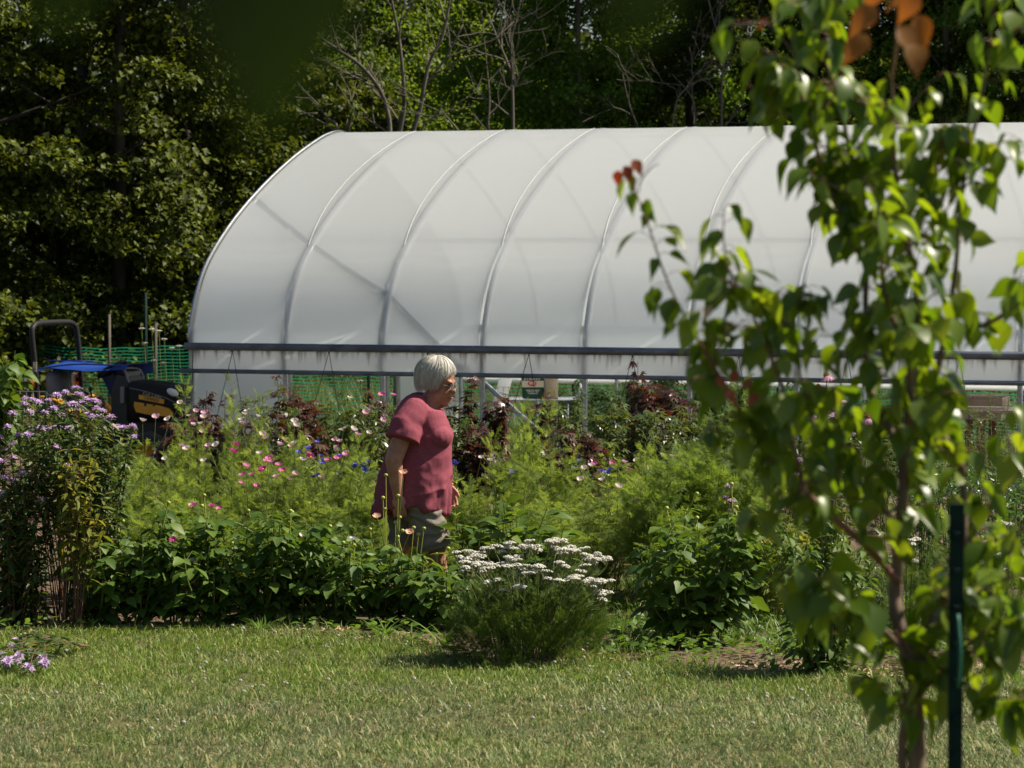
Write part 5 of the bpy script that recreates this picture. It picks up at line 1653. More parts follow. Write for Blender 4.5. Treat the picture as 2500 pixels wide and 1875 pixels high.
def clover():
    r = np.random.default_rng(41); n = 300
    y = r.uniform(12.2, 16.9, n); x = r.uniform(-1, 1, n) * (y * .19)
    k = (y < edge_y(x) - .15) & (nz2(x, y, 1.1, 9) > .0)
    x, y = x[k], y[k]; mb = MB()
    b = MB()
    for i in range(16):
        a = i * 2.4; el = math.asin(min(1, -.3 + 1.3 * i / 16))
        b.ball((.006 * math.cos(a) * math.cos(el), .006 * math.sin(a) * math.cos(el), .006 * math.sin(el)), (.0035, .0035, .0035), 4, 3)
    Mx = np.tile(np.eye(3), (len(x), 1, 1)) * r.uniform(.7, 1.25, len(x))[:, None, None]
    T = np.stack([x, y, gz(y) + r.uniform(.028, .05, len(x))], 1)
    mb.scatter(b.tpl(), Mx, T)
    tag(mb.build("clover", M['clover_white']), kind="stuff")


clover()


def ground_leaves():
    """small weeds and clover leaves through bed edge and lawn"""
    r = np.random.default_rng(43); n = 15000
    y = r.uniform(12.5, 18.6, n); x = r.uniform(-1, 1, n) * (y * .19)
    e = edge_y(x)
    k = ((np.abs(y - e) < .3) & (nz2(x, y, 2.5, 5) > .05)) | ((y > e) & (x > .3) & (nz2(x, y, 1.3, 6) > -.1)) | ((y < e) & (nz2(x, y, 1.5, 8) > .35))
    x, y = x[k], y[k]; n = len(x)
    lawn = y < edge_y(x) - .2
    a = r.uniform(0, 6.28, n)
    D = np.stack([np.cos(a), np.sin(a), r.uniform(.1, .9, n)], 1); N_ = r.normal(0, .4, (n, 3)) + [0, 0, 1]
    S = np.where(lawn, r.uniform(.012, .022, n), r.uniform(.03, .075, n))
    z = np.where(lawn, .02, r.uniform(.01, .09, n))
    mb = MB().scatter(blade_leaf(1, .5, 3, (0, 1, .8, 0), .2, .25), frames(D, N_, S), np.stack([x, y, gz(y) + z], 1))
    tag(mb.build("ground_cover", LM['weed']), kind="stuff")


ground_leaves()

# a few arching grass clumps and broad weeds at the bed edge
for i, (px, py, s, lab) in enumerate(((1085, 1585, .22, 'arching grass clump left of the yarrow base'), (935, 1560, .17, 'small arching grass clump below the woman'), (500, 1535, .15, 'grass tuft at the edge of the dahlias'), (265, 1530, .14, 'grass tuft beside the reddish stems'), (640, 1545, .13, 'low broad weed and grass tuft before the dahlias'), (1010, 1570, .14, 'grass tuft on the mulch left of the yarrow'))):
    o = thing("grass_tuft", lab, "grass tuft", G(px, py), group="grass tufts on the bed edge")
    r = np.random.default_rng(900 + i); n = 26; a = r.uniform(0, 6.28, n)
    tpl = blade_leaf(1, .055, 6, (.6, 1, 1, .9, .7, .4, 0), .15, .55)
    mb = MB().scatter(tpl, frames(np.stack([np.cos(a) * .6, np.sin(a) * .6, np.ones(n)], 1), np.stack([-np.cos(a), -np.sin(a), np.full(n, .6)], 1), s * r.uniform(.7, 1.3, n)), np.zeros((n, 3)) + r.normal(0, .015, (n, 3)) * [1, 1, 0])
    tag(mb.build("blades", LM['weed'], o), kind="stuff")

# Queen Anne's lace behind the fence
for i, (px, py) in enumerate(((346, 802), (371, 804), (388, 808), (401, 828), (353, 838), (375, 880), (398, 886), (420, 850), (437, 845), (360, 905), (905, 905), (880, 930))):
    D = 43.5
    b = XD(px, D); w = np.array(P(px, py, D)) - np.array(b)
    o = thing("wild_carrot", ['white wild carrot umbel tall beside the green post', 'white wild carrot umbel right of the post top', 'white wild carrot umbel nearest the greenhouse end', 'small white carrot umbel low on the net', 'wild carrot head left of the green post', 'lone wild carrot head against the middle of the net', 'wild carrot head below the lone one on the net', 'pale carrot flower before the net beside the greenhouse', 'pale carrot flower right at the greenhouse edge', 'wild carrot head just above the tractor hood', 'wild carrot head seen through the doorway', 'low wild carrot head seen through the doorway'][i], "flower", b, group="wild carrots by the net fence")
    m2 = MB(); m2.tube([(0, 0, 0), w * .6 + [.03, 0, 0], w], .006, 4, cap=False); m2.build("stem", M['stem'], o)
    inst("flower_head", UMB[0], o, np.eye(3) * 1.25, w)
# ------------------------------------------------------------------ pear tree in front, near the camera
PD = 5.6
PB = XD(2238, PD)
pear = thing("pear_tree", "young pear tree standing out of focus near the camera at the right", "tree", PB)
PBv = np.array(PB)
pr_ = np.random.default_rng(77)


def pp(x, y, dy=0.0):
    return np.array(P(x, y, PD + dy)) - PBv


leafD, leafN, leafT, leafS, leafK = [], [], [], [], []
stem_list = []


def pear_stem(name, pxs, r0, r1, mt, dys=None, leaves=True, lstep=.035, lsize=1.0, start=.0, kind=0, twigs=0):
    k = len(pxs)
    dys = dys or [0] * k
    pts = catmull([pp(x, y, d) if y < 9000 else None for (x, y), d in zip(pxs, dys)], 6)
    n = len(pts)
    rr = np.linspace(r0, r1, n) * (1 + .08 * np.sin(np.arange(n) * 1.9))
    mb = MB(); mb.tube(pts, rr, 8)
    mb.build(name, mt, pear)
    stem_list.append(pts)
    if leaves:
        put_leaves(pts, lstep, lsize, start, kind)
    for t in range(twigs):
        i = pr_.integers(int(n * max(start, .1)), n - 1)
        d = pts[i] - pts[i - 1]; d /= np.linalg.norm(d)
        sd = pr_.normal(0, 1, 3); sd -= d * np.dot(sd, d); sd /= np.linalg.norm(sd)
        nd = d * .55 + sd * .8 + [0, 0, .1]; nd /= np.linalg.norm(nd)
        L_ = pr_.uniform(.05, .17)
        q = [pts[i], pts[i] + nd * L_ * .5 + pr_.normal(0, .008, 3), pts[i] + nd * L_ + np.array([0, 0, -.02])]
        q = catmull(q, 4)
        m2 = MB(); m2.tube(q, np.linspace(.0022, .0012, len(q)), 5, cap=False); m2.build("twig", M['bark_pear'], pear)
        put_leaves(q, .022, lsize, .2, kind)


def put_leaves(pts, step, size, start, kind):
    seg = np.linalg.norm(np.diff(pts, axis=0), axis=1); L_ = seg.sum(); cum = np.concatenate([[0], np.cumsum(seg)])
    s = L_ * start
    while s < L_:
        q = np.array([np.interp(s, cum, pts[:, c]) for c in range(3)])
        a = pr_.uniform(0, 2 * PI)
        out = np.array([math.cos(a), math.sin(a), 0])
        pet = pr_.uniform(.015, .04)
        e = q + out * pet + np.array([0, 0, pr_.uniform(-.008, .02)])
        d = out * pr_.uniform(.25, 1.0) + np.array([0, 0, -pr_.uniform(.1, 1.05)])
        leafD.append(d); leafN.append(out * .8 + np.array([0, 0, .6]) + pr_.normal(0, .4, 3)); leafT.append(e)
        leafS.append(size * pr_.uniform(.036, .078)); leafK.append((kind, q))
        s += step * .74 * pr_.uniform(.5, 1.5)


BK = M['bark_pear']
base = [(2238, 2300), (2240, 2050), (2238, 1875), (2236, 1760), (2234, 1640)]
pear_stem("trunk", base, .020, .017, BK, leaves=False)
pear_stem("branch", [(2234, 1660), (2205, 1560), (2186, 1470), (2190, 1385), (2196, 1300), (2208, 1180), (2214, 1070), (2222, 950), (2234, 800), (2236, 700), (2208, 560), (2192, 459), (2180, 347), (2180, 275), (2176, 180)], .016, .0022, BK, [0, 0, .02, .03, .02, 0, 0, -.03, -.05, -.05, -.05, -.08, -.12, -.16, -.2], True, .030, 1.0, .22, 0, 16)
pear_stem("branch", [(2205, 1170), (2188, 1080), (2127, 957), (2114, 780), (2112, 524), (2072, 354), (2040, 217), (1990, 80), (1985, -30)], .009, .002, BK, [0, .02, .06, .08, .06, .03, 0, -.03, -.05], True, .022, 1.0, .05, 0, 26)
pear_stem("branch", [(2112, 640), (2062, 560), (2004, 400), (1976, 288), (1953, 215), (1940, 120)], .006, .0016, BK, [.07, .05, .0, -.04, -.06, -.08], True, .018, 1.0, .05, 0, 18)
pear_stem("branch", [(2196, 1425), (2110, 1330), (1960, 1195), (1835, 1045), (1748, 905), (1725, 864)], .008, .0028, M['twig_red'], [0, -.02, -.06, -.1, -.14, -.15], True, .019, 1.0, .16, 0, 10)
pear_stem("branch", [(1725, 864), (1677, 781), (1646, 723), (1617, 654), (1584, 553), (1555, 474), (1536, 412)], .0028, .0013, M['twig_red'], [-.15, -.16, -.16, -.17, -.18, -.18, -.18], True, .027, .95, .0, 0, 0)
pear_stem("branch", [(2240, 1610), (2310, 1640), (2400, 1700), (2470, 1740), (2530, 1760)], .005, .0016, BK, [0, -.02, -.05, -.06, -.06], True, .024, 1.1, .1, 0, 6)
pear_stem("branch", [(2250, 1560), (2330, 1500), (2400, 1440), (2490, 1400)], .005, .0016, BK, [.03, 0, -.04, -.06], True, .024, 1.1, .1, 0, 6)
pear_stem("branch", [(1965, 1205), (1930, 1060), (1905, 930), (1850, 800), (1815, 720), (1775, 690)], .005, .0016, BK, [-.05, -.1, -.14, -.18, -.2, -.22], True, .017, 1.05, .05, 0, 9)
pear_stem("branch", [(2196, 1290), (2100, 1180), (2010, 1080), (1960, 950), (1940, 800), (1965, 690)], .006, .0016, BK, [.02, .06, .1, .1, .08, .05], True, .019, 1.0, .15, 0, 14)
pear_stem("branch", [(2250, 1650), (2262, 1560), (2310, 1440), (2337, 1380), (2381, 1297), (2440, 1210), (2520, 1120)], .013, .004, BK, [0, .03, .06, .08, .1, .12, .12], True, .045, 1.0, .3, 0, 10)
pear_stem("branch", [(2355, 1340), (2352, 1190), (2336, 1109), (2271, 1015), (2290, 900), (2329, 690), (2340, 564), (2355, 423), (2373, 343), (2405, 181), (2420, 60), (2425, -40)], .008, .002, BK, [.09, .1, .1, .1, .1, .08, .06, .04, .02, 0, 0, 0], True, .024, 1.0, .08, 0, 20)
pear_stem("branch", [(2310, 830), (2351, 813), (2423, 784), (2500, 737), (2580, 680)], .004, .006, BK, [.09, .06, .0, -.05, -.1], True, .035, 1.0, .2, 0, 5)
pear_stem("branch", [(2234, 1640), (2180, 1560), (2090, 1480), (2010, 1420), (1950, 1380)], .006, .0018, BK, [0, -.03, -.06, -.08, -.1], True, .02, 1.1, .15, 0, 9)
pear_stem("branch", [(2240, 1700), (2300, 1640), (2380, 1560), (2460, 1520), (2540, 1500)], .006, .0018, BK, [0, -.04, -.08, -.1, -.12], True, .026, 1.1, .2, 0, 6)
pear_stem("branch", [(2206, 560), (2250, 470), (2290, 400), (2300, 330)], .004, .0014, M['twig_red'], [-.05, -.02, 0, 0], True, .02, 1.0, .1, 0, 5)
pear_stem("branch", [(2225, 880), (2160, 720), (2150, 560), (2130, 430)], .005, .0015, BK, [-.04, -.12, -.16, -.18], True, .018, 1.0, .05, 0, 12)
pear_stem("branch", [(2232, 1850), (2214, 1760), (2205, 1690), (2170, 1600)], .005, .0015, BK, [0, -.02, -.04, -.06], True, .03, 1.1, .4, 0, 3)
# second low stem beside the trunk
pear_stem("branch", [(2212, 2300), (2206, 1950), (2202, 1830), (2210, 1760), (2228, 1700)], .010, .008, BK, None, False)
# red young shoot tips
pear_stem("branch", [(1560, 470), (1566, 440), (1590, 410), (1610, 400)], .0014, .0008, M['twig_red'], [-.18] * 4, False)

PLV = [blade_leaf(1, w_, 7, (0, .66, .98, 1, .82, .52, .18, 0), f_, d_, c_) for w_, f_, d_, c_ in ((.64, .22, .36, 0), (.56, .44, .5, .1), (.68, .12, .2, 0), (.52, .60, .64, .2))]
PLEAF = PLV[0]
N_ = len(leafT)
leafT_ = np.array(leafT); MX = frames(leafD, leafN, leafS)
PLM = [MB().add(t_[0], t_[1]).mesh("leaf", LM['pear']) for t_ in PLV]
score = -leafT_[:, 1] + pr_.normal(0, .05, N_) + np.array(leafS) * 2
order = np.argsort(-score)
for k, i in enumerate(order[:300]):
    inst("leaf", PLM[k % 4], pear, MX[i], leafT_[i])
rest = order[300:]
if len(rest):
    _m = MB()
    for k in range(4): _m.scatter(PLV[k], MX[rest[k::4]], leafT_[rest[k::4]])
    tag(_m.build("foliage", LM['pear'], pear), kind="stuff")
mb = MB()
for i in range(N_):
    q = leafK[i][1]; mb.tube([q, (q + leafT_[i]) / 2 + [0, 0, .004], leafT_[i]], .0008, 3, cap=False)
tag(mb.build("leaf_stalks", M['twig_red'], pear), kind="stuff")

# curled red young leaves and the amber shoot nearer the camera
for nm, mt, pts, s in (("red_leaf", LM['pear_red'], [(1522, 430, -.2), (1510, 440, -.2), (1545, 415, -.19), (1750, 945, -.25), (1800, 930, -.26), (1835, 950, -.25), (1850, 985, -.22), (1770, 975, -.2), (2005, -5, -.05), (1875, 70, -.05)], .032),
                       ("amber_leaf", LM['pear_amber'], [(2235, 60, -.95), (2140, 40, -1.0), (2235, 130, -1.0), (2190, 90, -.98), (2120, 110, -.95), (2215, -10, -1.0), (2160, -20, -.95), (2245, 10, -1.02)], .056)):
    m2 = MB(); m2.add(PLEAF[0], PLEAF[1]); me = m2.mesh(nm, mt)
    for x, y, dy in pts:
        a = pr_.uniform(0, 6.28)
        inst(nm, me, pear, frames([[math.cos(a) * .8, -.3 + .3 * math.sin(a), -.7]], [[math.cos(a) * .2, -1, .5]], np.array([s * pr_.uniform(.85, 1.2)]))[0], pp(x, y - 25, dy))
mb = MB(); mb.tube(catmull([pp(2176, 190, -.2), pp(2185, 140, -.6), pp(2192, 60, -.95), pp(2195, -60, -1.0)], 6), .0028, 6); mb.build("shoot", M['twig_red'], pear)

# dark green steel stake
stake = thing("garden_stake", "dark green steel stake standing beside the pear trunk", "stake", XD(2338, 5.45))
h_ = P(2338, 1230, 5.45).z - stake.location.z
mb = MB(); mb.box((0, 0, h_ / 2), (.028, .008, h_)); mb.box((0, .012, h_ / 2), (.006, .022, h_)); mb.build("post", M['post_green'], stake, smooth=False)
for k in range(7):
    mb = MB(); mb.box((.0, -.009, h_ - .06 - k * .07), (.012, .012, .012)); mb.build("stud", M['post_green'], stake, smooth=False)
tie = thing("tree_tie", "thin green plastic tie strip hanging down the pear stake", "tree tie", XD(2345, 5.42))
mb = MB(); mb.tube(catmull([P(2338, 1500, 5.42) - tie.location, P(2344, 1590, 5.40) - tie.location, P(2340, 1680, 5.42) - tie.location], 5), .004, 5); mb.build("strip", mat('tie_green', (.008, .10, .06), .6), tie)

# overhanging twig close above the camera
ov = thing("overhanging_branch", "very blurred leafy branch hanging into the top of the picture close to the camera", "branch", P(900, -700, .62))
OB = np.array(ov.location)


def oo(x, y, D):
    return np.array(P(x, y, D)) - OB


mb = MB(); mb.tube(catmull([oo(-300, -300, .60), oo(300, -330, .60), oo(900, -300, .62), oo(1500, -260, .64), oo(2100, -330, .62)], 6), .0014, 6); mb.build("twig", M['bark_pear'], ov)
OL = leaf_mat('overhang_leaf', (.010, .026, .004), (.012, .030, .005), .24)
m2 = MB(); m2.add(PLEAF[0], PLEAF[1]); om = m2.mesh("leaf", OL)
for (x, y, D, dx, s) in ((650, -285, .60, .07, .058), (690, -120, .62, .05, .034), (180, -230, .55, -.1, .026), (1575, -190, .60, .03, .029), (1250, -330, .6, .1, .02)):
    inst("leaf", om, ov, frames([[dx, .05, -1]], [[.35, -1, .1]], np.array([s]))[0], oo(x, y, D))
    mb = MB(); mb.tube([oo(x, y, D), oo(x - 10, -305, D + .005)], .0006, 4, cap=False); mb.build("leaf_stalk", M['bark_pear'], ov)

# ------------------------------------------------------------------ things inside the greenhouse
def rotated(root_loc, rz):
    return root_loc


# straw bag
def text_obj(name, s, size, loc, rot, m, parent, shear=0.0, align='CENTER'):
    c = bpy.data.curves.new(name, 'FONT'); c.body = s; c.size = size; c.align_x = align; c.align_y = 'CENTER'; c.extrude = .0008; c.shear = shear
    c.materials.append(m)
    tmp = bpy.data.objects.new("tmp", c); COL.objects.link(tmp)
    me = bpy.data.meshes.new_from_object(tmp.evaluated_get(bpy.context.evaluated_depsgraph_get()))
    bpy.data.objects.remove(tmp); me.materials.clear(); me.materials.append(m)
    o = bpy.data.objects.new(name, me); link(o, parent); o.location = loc; o.rotation_euler = rot
    return o


BD = 37.5
bl = P(1302, 972, BD)
bag = thing("straw_bag", "dark green straw bag with cream band and red oval under the side curtain", "bag", bl, -.05)
W_, H_, T_ = .29, .46, .22
mb = MB()
rings = []
for z, k in ((0, .92), (.02, 1), (H_ * .3, 1.02), (H_ * .7, 1.0), (H_ - .02, .97), (H_, .88)):
    an = np.linspace(0, 2 * PI, 21)[:-1]
    ca, sa = np.cos(an), np.sin(an)
    rings.append(np.stack([np.sign(ca) * np.abs(ca) ** .35 * W_ / 2 * k, np.sign(sa) * np.abs(sa) ** .35 * T_ / 2 * k, np.full(20, z)], 1))
mb.loft(rings); mb.build("body", M['bag_green'], bag)
mb = MB(); mb.box((0, -.117, .190), (.285, .004, .085)); mb.build("band", M['bag_cream'], bag, smooth=False)
mb = MB(); an = np.arange(24) * 2 * PI / 24
V = np.concatenate([[[-.01, -.122, .198]], np.stack([-.01 + .058 * np.cos(an), np.full(24, -.122), .198 + .035 * np.sin(an)], 1)])
mb.add(V, None, [(0, 1 + i, 1 + (i + 1) % 24) for i in range(24)]); mb.build("emblem", M['bag_red'], bag)
text_obj("lettering", "STRAW", .066, (-.01, -.1235, .262), (PI / 2, 0, 0), M['print_white'], bag)
text_obj("number", "800", .052, (-.01, -.1255, .198), (PI / 2, 0, 0), M['print_white'], bag)
for k in range(3):
    mb = MB(); mb.box((.0, -.1195, .11 - k * .022), (.18 - .03 * k, .002, .006)); mb.build("print_line", M['print_white'], bag, smooth=False)

# steel cart the bag stands on
cart = thing("garden_cart", "galvanised steel garden cart carrying the straw bag and beige roll", "cart", XD(1330, 37.5))
c0 = np.array(cart.location); zt = bl.z - c0[2] - .012
for dy in (-.28, .28):
    mb = MB(); mb.tube(catmull([(-.55, dy, zt), (.3, dy, zt), (.42, dy, zt + .02), (.46, dy, zt + .12)], 5), .014, 7); mb.build("rail", M['galv'], cart)
mb = MB(); mb.box((-.08, 0, zt - .004), (.9, .54, .012)); mb.build("deck", M['galv'], cart, smooth=False)
mb = MB(); mb.tube(catmull([(.46, -.28, zt + .12), (.47, -.28, zt + .17), (.47, 0, zt + .19), (.47, .28, zt + .17), (.46, .28, zt + .12)], 5), .014, 7); mb.build("handle", M['galv'], cart)
for sx in (-.4, .3):
    for dy in (-.26, .26):
        mb = MB(); mb.tube([(sx, dy, zt), (sx, dy, .12)], .012, 6); mb.build("leg", M['galv'], cart)
        mb = MB(); mb.lathe([(.02, -.025), (.10, -.025), (.12, -.01), (.12, .01), (.10, .025), (.02, .025)], 14, (sx, dy, .12), rot=rot_x(PI / 2)); mb.build("wheel", M['rubber'], cart)
# beige roll, white tube
rl = thing("burlap_roll", "upright roll of beige burlap beside the straw bag", "roll", P(1346, 975, 37.4))
mb = MB(); mb.lathe([(.0, 0), (.085, 0), (.088, .03), (.088, .44), (.083, .46), (.03, .455), (.0, .45)], 20); mb.build("cloth", M['burlap'], rl)
mb = MB(); mb.lathe([(.028, .3), (.034, .475), (.026, .475), (.022, .3)], 12); mb.build("core", M['bag_cream'], rl)
pst = thing("white_post", "white plastic post just right of the beige roll", "post", XD(1357, 37.8)); mb = MB(); mb.tube([(0, 0, 0), (0, 0, P(1357, 905, 37.8).z - pst.location.z)], .028, 10); mb.build("pipe", M['white_plastic'], pst)
wt = thing("fan_duct", "leaning white plastic duct pipe under the curtain right of the woman", "pipe", P(1212, 1010, 36.8))
a_, b_ = np.zeros(3), np.array(P(1240, 905, 36.8)) - np.array(wt.location)
mb = MB(); mb.tube([a_, a_ * .5 + b_ * .5, b_], .085, 14); mb.build("tube", M['white_plastic'], wt)
for t in (.1, .5, .9):
    mb = MB(); mb.tube([b_ * (t - .015), b_ * (t + .015)], .09, 14); mb.build("collar", M['white_plastic'], wt)
wb = thing("wire_cage", "grey wire mesh cage standing by the white duct", "cage", XD(1215, 36.2))
zb = P(1215, 945, 36.2).z - wb.location.z
for k in range(9):
    mb = MB(); mb.tube([(-.28 + .07 * k, 0, .02), (-.28 + .07 * k, 0, zb)], .003, 4, cap=False); mb.build("upright_wire", M['wire'], wb)
for k in range(12):
    z = .02 + (zb - .02) * k / 11
    mb = MB(); mb.tube([(-.28, 0, z), (.28, 0, z)], .003, 4, cap=False); mb.build("cross_wire", M['wire'], wb)
# cross rail seen on the far side
cr = thing("pallet_box", "pale board standing behind the maroon shrubs at the doorway", "board", XD(745, 30.5)); mb = MB(); mb.box((0, 0, .38), (.36, .03, .3)); mb.build("plank", M['wood'], cr, smooth=False); mb = MB(); mb.box((0, 0, .115), (.05, .05, .23)); mb.build("leg", M['wood'], cr, smooth=False)

# potting table with tray and pot of chives
TD = 32.3
tp = XD(2400, TD)
tb = thing("potting_table", "weathered wooden potting table with reddish legs at the right edge inside the greenhouse", "table", tp, -GA)
ztop = P(2400, 1000, TD).z - tp.z
for k in range(7):
    mb = MB(); mb.box((.12, -.38 + k * .125, ztop), (1.5, .11, .03)); mb.build("slat", M['wood'], tb, smooth=False)
for y in (-.46, .44):
    mb = MB(); mb.box((.12, y, ztop - .045), (1.52, .035, .09)); mb.build("apron", M['wood'], tb, smooth=False)
for x in (-.22, .05, .8):
    for y in (-.40, .38):
        mb = MB(); mb.box((x, y, (ztop - .1) / 2), (.095 if x < .3 else .09, .06, ztop - .1)); mb.build("leg", M['wood_red'], tb, smooth=False)
tr_ = thing("seedling_tray", "shallow wooden lattice tray tilted on the potting table", "tray", P(2400, 985, TD), -GA)
for y in (-.25, .25):
    mb = MB(); mb.box((0, y, .03), (.52, .02, .09)); mb.build("side_board", M['wood'], tr_, smooth=False)
for x in (-.25, .25):
    mb = MB(); mb.box((x, 0, .03), (.02, .48, .09)); mb.build("end_board", M['wood'], tr_, smooth=False)
for k in range(9):
    mb = MB(); mb.box((-.2 + k * .05, 0, .08), (.018, .5, .008)); mb.build("slat", M['wood'], tr_, smooth=False)
for k in range(7):
    mb = MB(); mb.box((0, -.2 + k * .066, .089), (.5, .016, .008)); mb.build("slat", M['wood'], tr_, smooth=False)
pt = thing("terracotta_pot", "terracotta pot of chives on the potting table", "pot", P(2332, 996, 32.0))
mb = MB(); mb.lathe([(0, 0), (.072, 0), (.092, .12), (.094, .122), (.105, .122), (.108, .165), (.098, .165), (.094, .14), (0, .135)], 24); mb.build("pot", M['terracotta'], pt)
chv = thing("chives", "tuft of chives growing in the terracotta pot", "herb", tuple(Vector(pt.location) + Vector((0, 0, .13))))
n = 70; a = pr_.uniform(0, 6.28, n)
tag(MB().scatter(blade_leaf(1, .03, 4, (1, 1, .9, .5, 0), .1, .3), frames(np.stack([np.cos(a) * .35, np.sin(a) * .35, np.ones(n)], 1), np.stack([-np.cos(a), -np.sin(a), np.full(n, .5)], 1), pr_.uniform(.16, .3, n)), np.stack([.05 * np.cos(a), .05 * np.sin(a), np.zeros(n)], 1)).build("blades", LM['weed'], chv), kind="stuff")

# tomato plants in the tunnel
for i, (px, D, h, lab) in enumerate(((1400, 38.5, 1.25, 'tomato plant right of the white post under the curtain'), (1480, 38, 1.2, 'tomato plant in the tunnel left of the long white roll'), (1560, 36, 1.35, 'tomato plant filling the opening left of the pear branch'), (1640, 35.5, 1.4, 'tall tomato plant nearest the pear branch'), (1720, 35, 1.3, 'tomato plant behind the red pear leaves'), (1820, 34.6, 1.2, 'tomato plant behind the coneflowers'), (1930, 34.2, 1.25, 'tomato plant deep behind the pale bergamot'), (2060, 34, 1.1, 'tomato plant behind the pear trunk'), (2180, 33.6, 1.0, 'tomato plant left of the terracotta pot'))):
    leafy_shrub("tomato_plant", lab, "plant", XD(px, D), h, .46, 860 + i, 900, PALM3, .12, 'tomato', "tomato plants in the greenhouse", 8, ns=8, droop=-.4)
# ------------------------------------------------------------------ compact tractor behind the greenhouse end
TA = -math.atan2(.36, .93)
tx, ty = -5.59, 35.6
trac = thing("tractor", "compact black and yellow tractor with roll bar parked left of the greenhouse", "tractor", (tx, ty, gz(ty)), TA)


def hx(cx): return 1.75 - (1448 - cx) / 3.16 / 180
def hz(cy): return 2.298 - .001591 * cy


# hood: rounded sections from the cowl to the nose
mb = MB(); rings = []
for x, w, zb, zt, rr in ((1.03, .23, .66, 1.14, .06), (1.12, .25, .66, 1.155, .09), (1.35, .25, .66, 1.145, .10), (1.58, .24, .67, 1.115, .10), (1.69, .225, .69, 1.085, .10), (1.74, .20, .72, 1.05, .09), (1.75, .17, .76, 1.0, .08)):
    pts = []
    for a in np.linspace(0, PI, 13):
        ca, sa = math.cos(a), math.sin(a)
        pts.append((x, math.copysign(abs(ca) ** .45, ca) * w, zt - rr * 1.4 + rr * 1.4 * abs(sa) ** .6))
    pts = [(x, w, zb), (x, w, (zb + zt) / 2)] + pts + [(x, -w, (zb + zt) / 2), (x, -w, zb)]
    rings.append(pts)
mb.loft(rings); mb.build("hood", M['black_paint'], trac)
# yellow side panels, strip with lettering, vents; on both sides
for sd in (-1, 1):
    mb = MB()
    out = [(1108, 880), (1104, 915), (1122, 958), (1250, 982), (1395, 988), (1410, 962), (1372, 925), (1300, 905), (1200, 892)]
    o1 = [(hx(a), sd * .262, hz(b)) for a, b in out]; o0 = [(hx(a), sd * .235, hz(b)) for a, b in out]
    mb.loft([o0, o1]); mb.build("side_panel", M['yellow'], trac, smooth=False)
    mb = MB(); st = [(1145, 825), (1145, 858), (1335, 892), (1340, 858)]
    mb.loft([[(hx(a), sd * .235, hz(b)) for a, b in st], [(hx(a), sd * .264, hz(b)) for a, b in st]]); mb.build("name_strip", M['yellow'], trac, smooth=False)
    for cx in (1195, 1262):
        mb = MB(); mb.box((hx(cx), sd * .263, hz(898)), (.032, .006, .04)); mb.build("vent", M['black_matt'], trac, smooth=False)
    rz_ = 0 if sd < 0 else PI
    mb = MB(); mb.tube(catmull([(hx(1070), sd * .257, hz(775)), (hx(1200), sd * .257, hz(800)), (hx(1330), sd * .252, hz(838)), (hx(1420), sd * .235, hz(880))], 5), .006, 5); mb.build("trim_line", M['grey_plastic'], trac)
    sl = math.atan2(hz(892) - hz(858), hx(1335) - hx(1145))
    for nm, s, size, cx, cy, m, sh in (("lettering", "YANMAR", .052, 1242, 859, M['black_matt'], 0), ("lettering", "Cub Cadet", .058, 1245, 826, M['bag_cream'], .35)):
        c = bpy.data.curves.new(nm, 'FONT'); c.body = s; c.size = size; c.align_x = 'CENTER'; c.align_y = 'CENTER'; c.extrude = .001; c.shear = sh; c.space_character = 1.05
        tmp = bpy.data.objects.new("tmp", c); COL.objects.link(tmp)
        me = bpy.data.meshes.new_from_object(tmp.evaluated_get(bpy.context.evaluated_depsgraph_get()))
        bpy.data.objects.remove(tmp)
        me.materials.clear(); me.materials.append(m)
        o = bpy.data.objects.new(nm, me); link(o, trac)
        o.location = (hx(cx), sd * (.2665 if s == "YANMAR" else .2545), hz(cy)); o.rotation_euler = (PI / 2, -sl if sd < 0 else sl, rz_)
    mb = MB(); mb.ball((1.655, sd * .215, 1.02), (.085, .04, .045), 14, 8, rot=rot_y(.35)); mb.build("headlight", M['lamp_glass'], trac)
    mb = MB(); mb.box((.98, sd * .245, .98), (.05, .02, .20)); mb.build("side_light", M['grey_plastic'], trac, smooth=False)
mb = MB(); mb.box((1.738, 0, .86), (.03, .30, .22)); mb.build("grille", M['black_matt'], trac, smooth=False)
for k in range(6):
    mb = MB(); mb.box((1.757, 0, .78 + k * .032), (.012, .28, .012)); mb.build("grille_bar", M['grey_plastic'], trac, smooth=False)
mb = MB(); mb.box((1.25, 0, .56), (1.05, .34, .18)); mb.box((1.72, 0, .55), (.10, .46, .14)); mb.box((.35, 0, .5), (1.2, .36, .24)); mb.build("chassis", M['black_matt'], trac, smooth=False)
# dash cowl with instrument hood
mb = MB(); mb.loft([[(.80, -.2, .60), (1.05, -.23, .60), (1.05, .23, .60), (.80, .2, .60)], [(.80, -.2, 1.0), (1.05, -.23, 1.10), (1.05, .23, 1.10), (.80, .2, 1.0)], [(.86, -.17, 1.22), (1.02, -.19, 1.20), (1.02, .19, 1.20), (.86, .17, 1.22)]]); mb.build("dashboard", M['black_matt'], trac, smooth=False)
mb = MB(); mb.tube(catmull([(1.05, -.19, 1.08), (1.0, -.19, 1.25), (.93, -.12, 1.29), (.93, .12, 1.29), (1.0, .19, 1.25), (1.05, .19, 1.08)], 5), .016, 7); mb.build("instrument_hood", M['grey_plastic'], trac)
mb = MB(); mb.box((.995, 0, 1.19), (.01, .34, .14), rot_y(.25)); mb.build("instrument_panel", M['grey_plastic'], trac, smooth=False)
mb = MB(); an = np.linspace(0, 2 * PI, 25); cw = np.array([.70, 0, 1.28])
mb.tube([cw + rot_y(-.55) @ np.array([.19 * math.cos(a), .19 * math.sin(a), 0]) for a in an], .018, 7, cap=False)
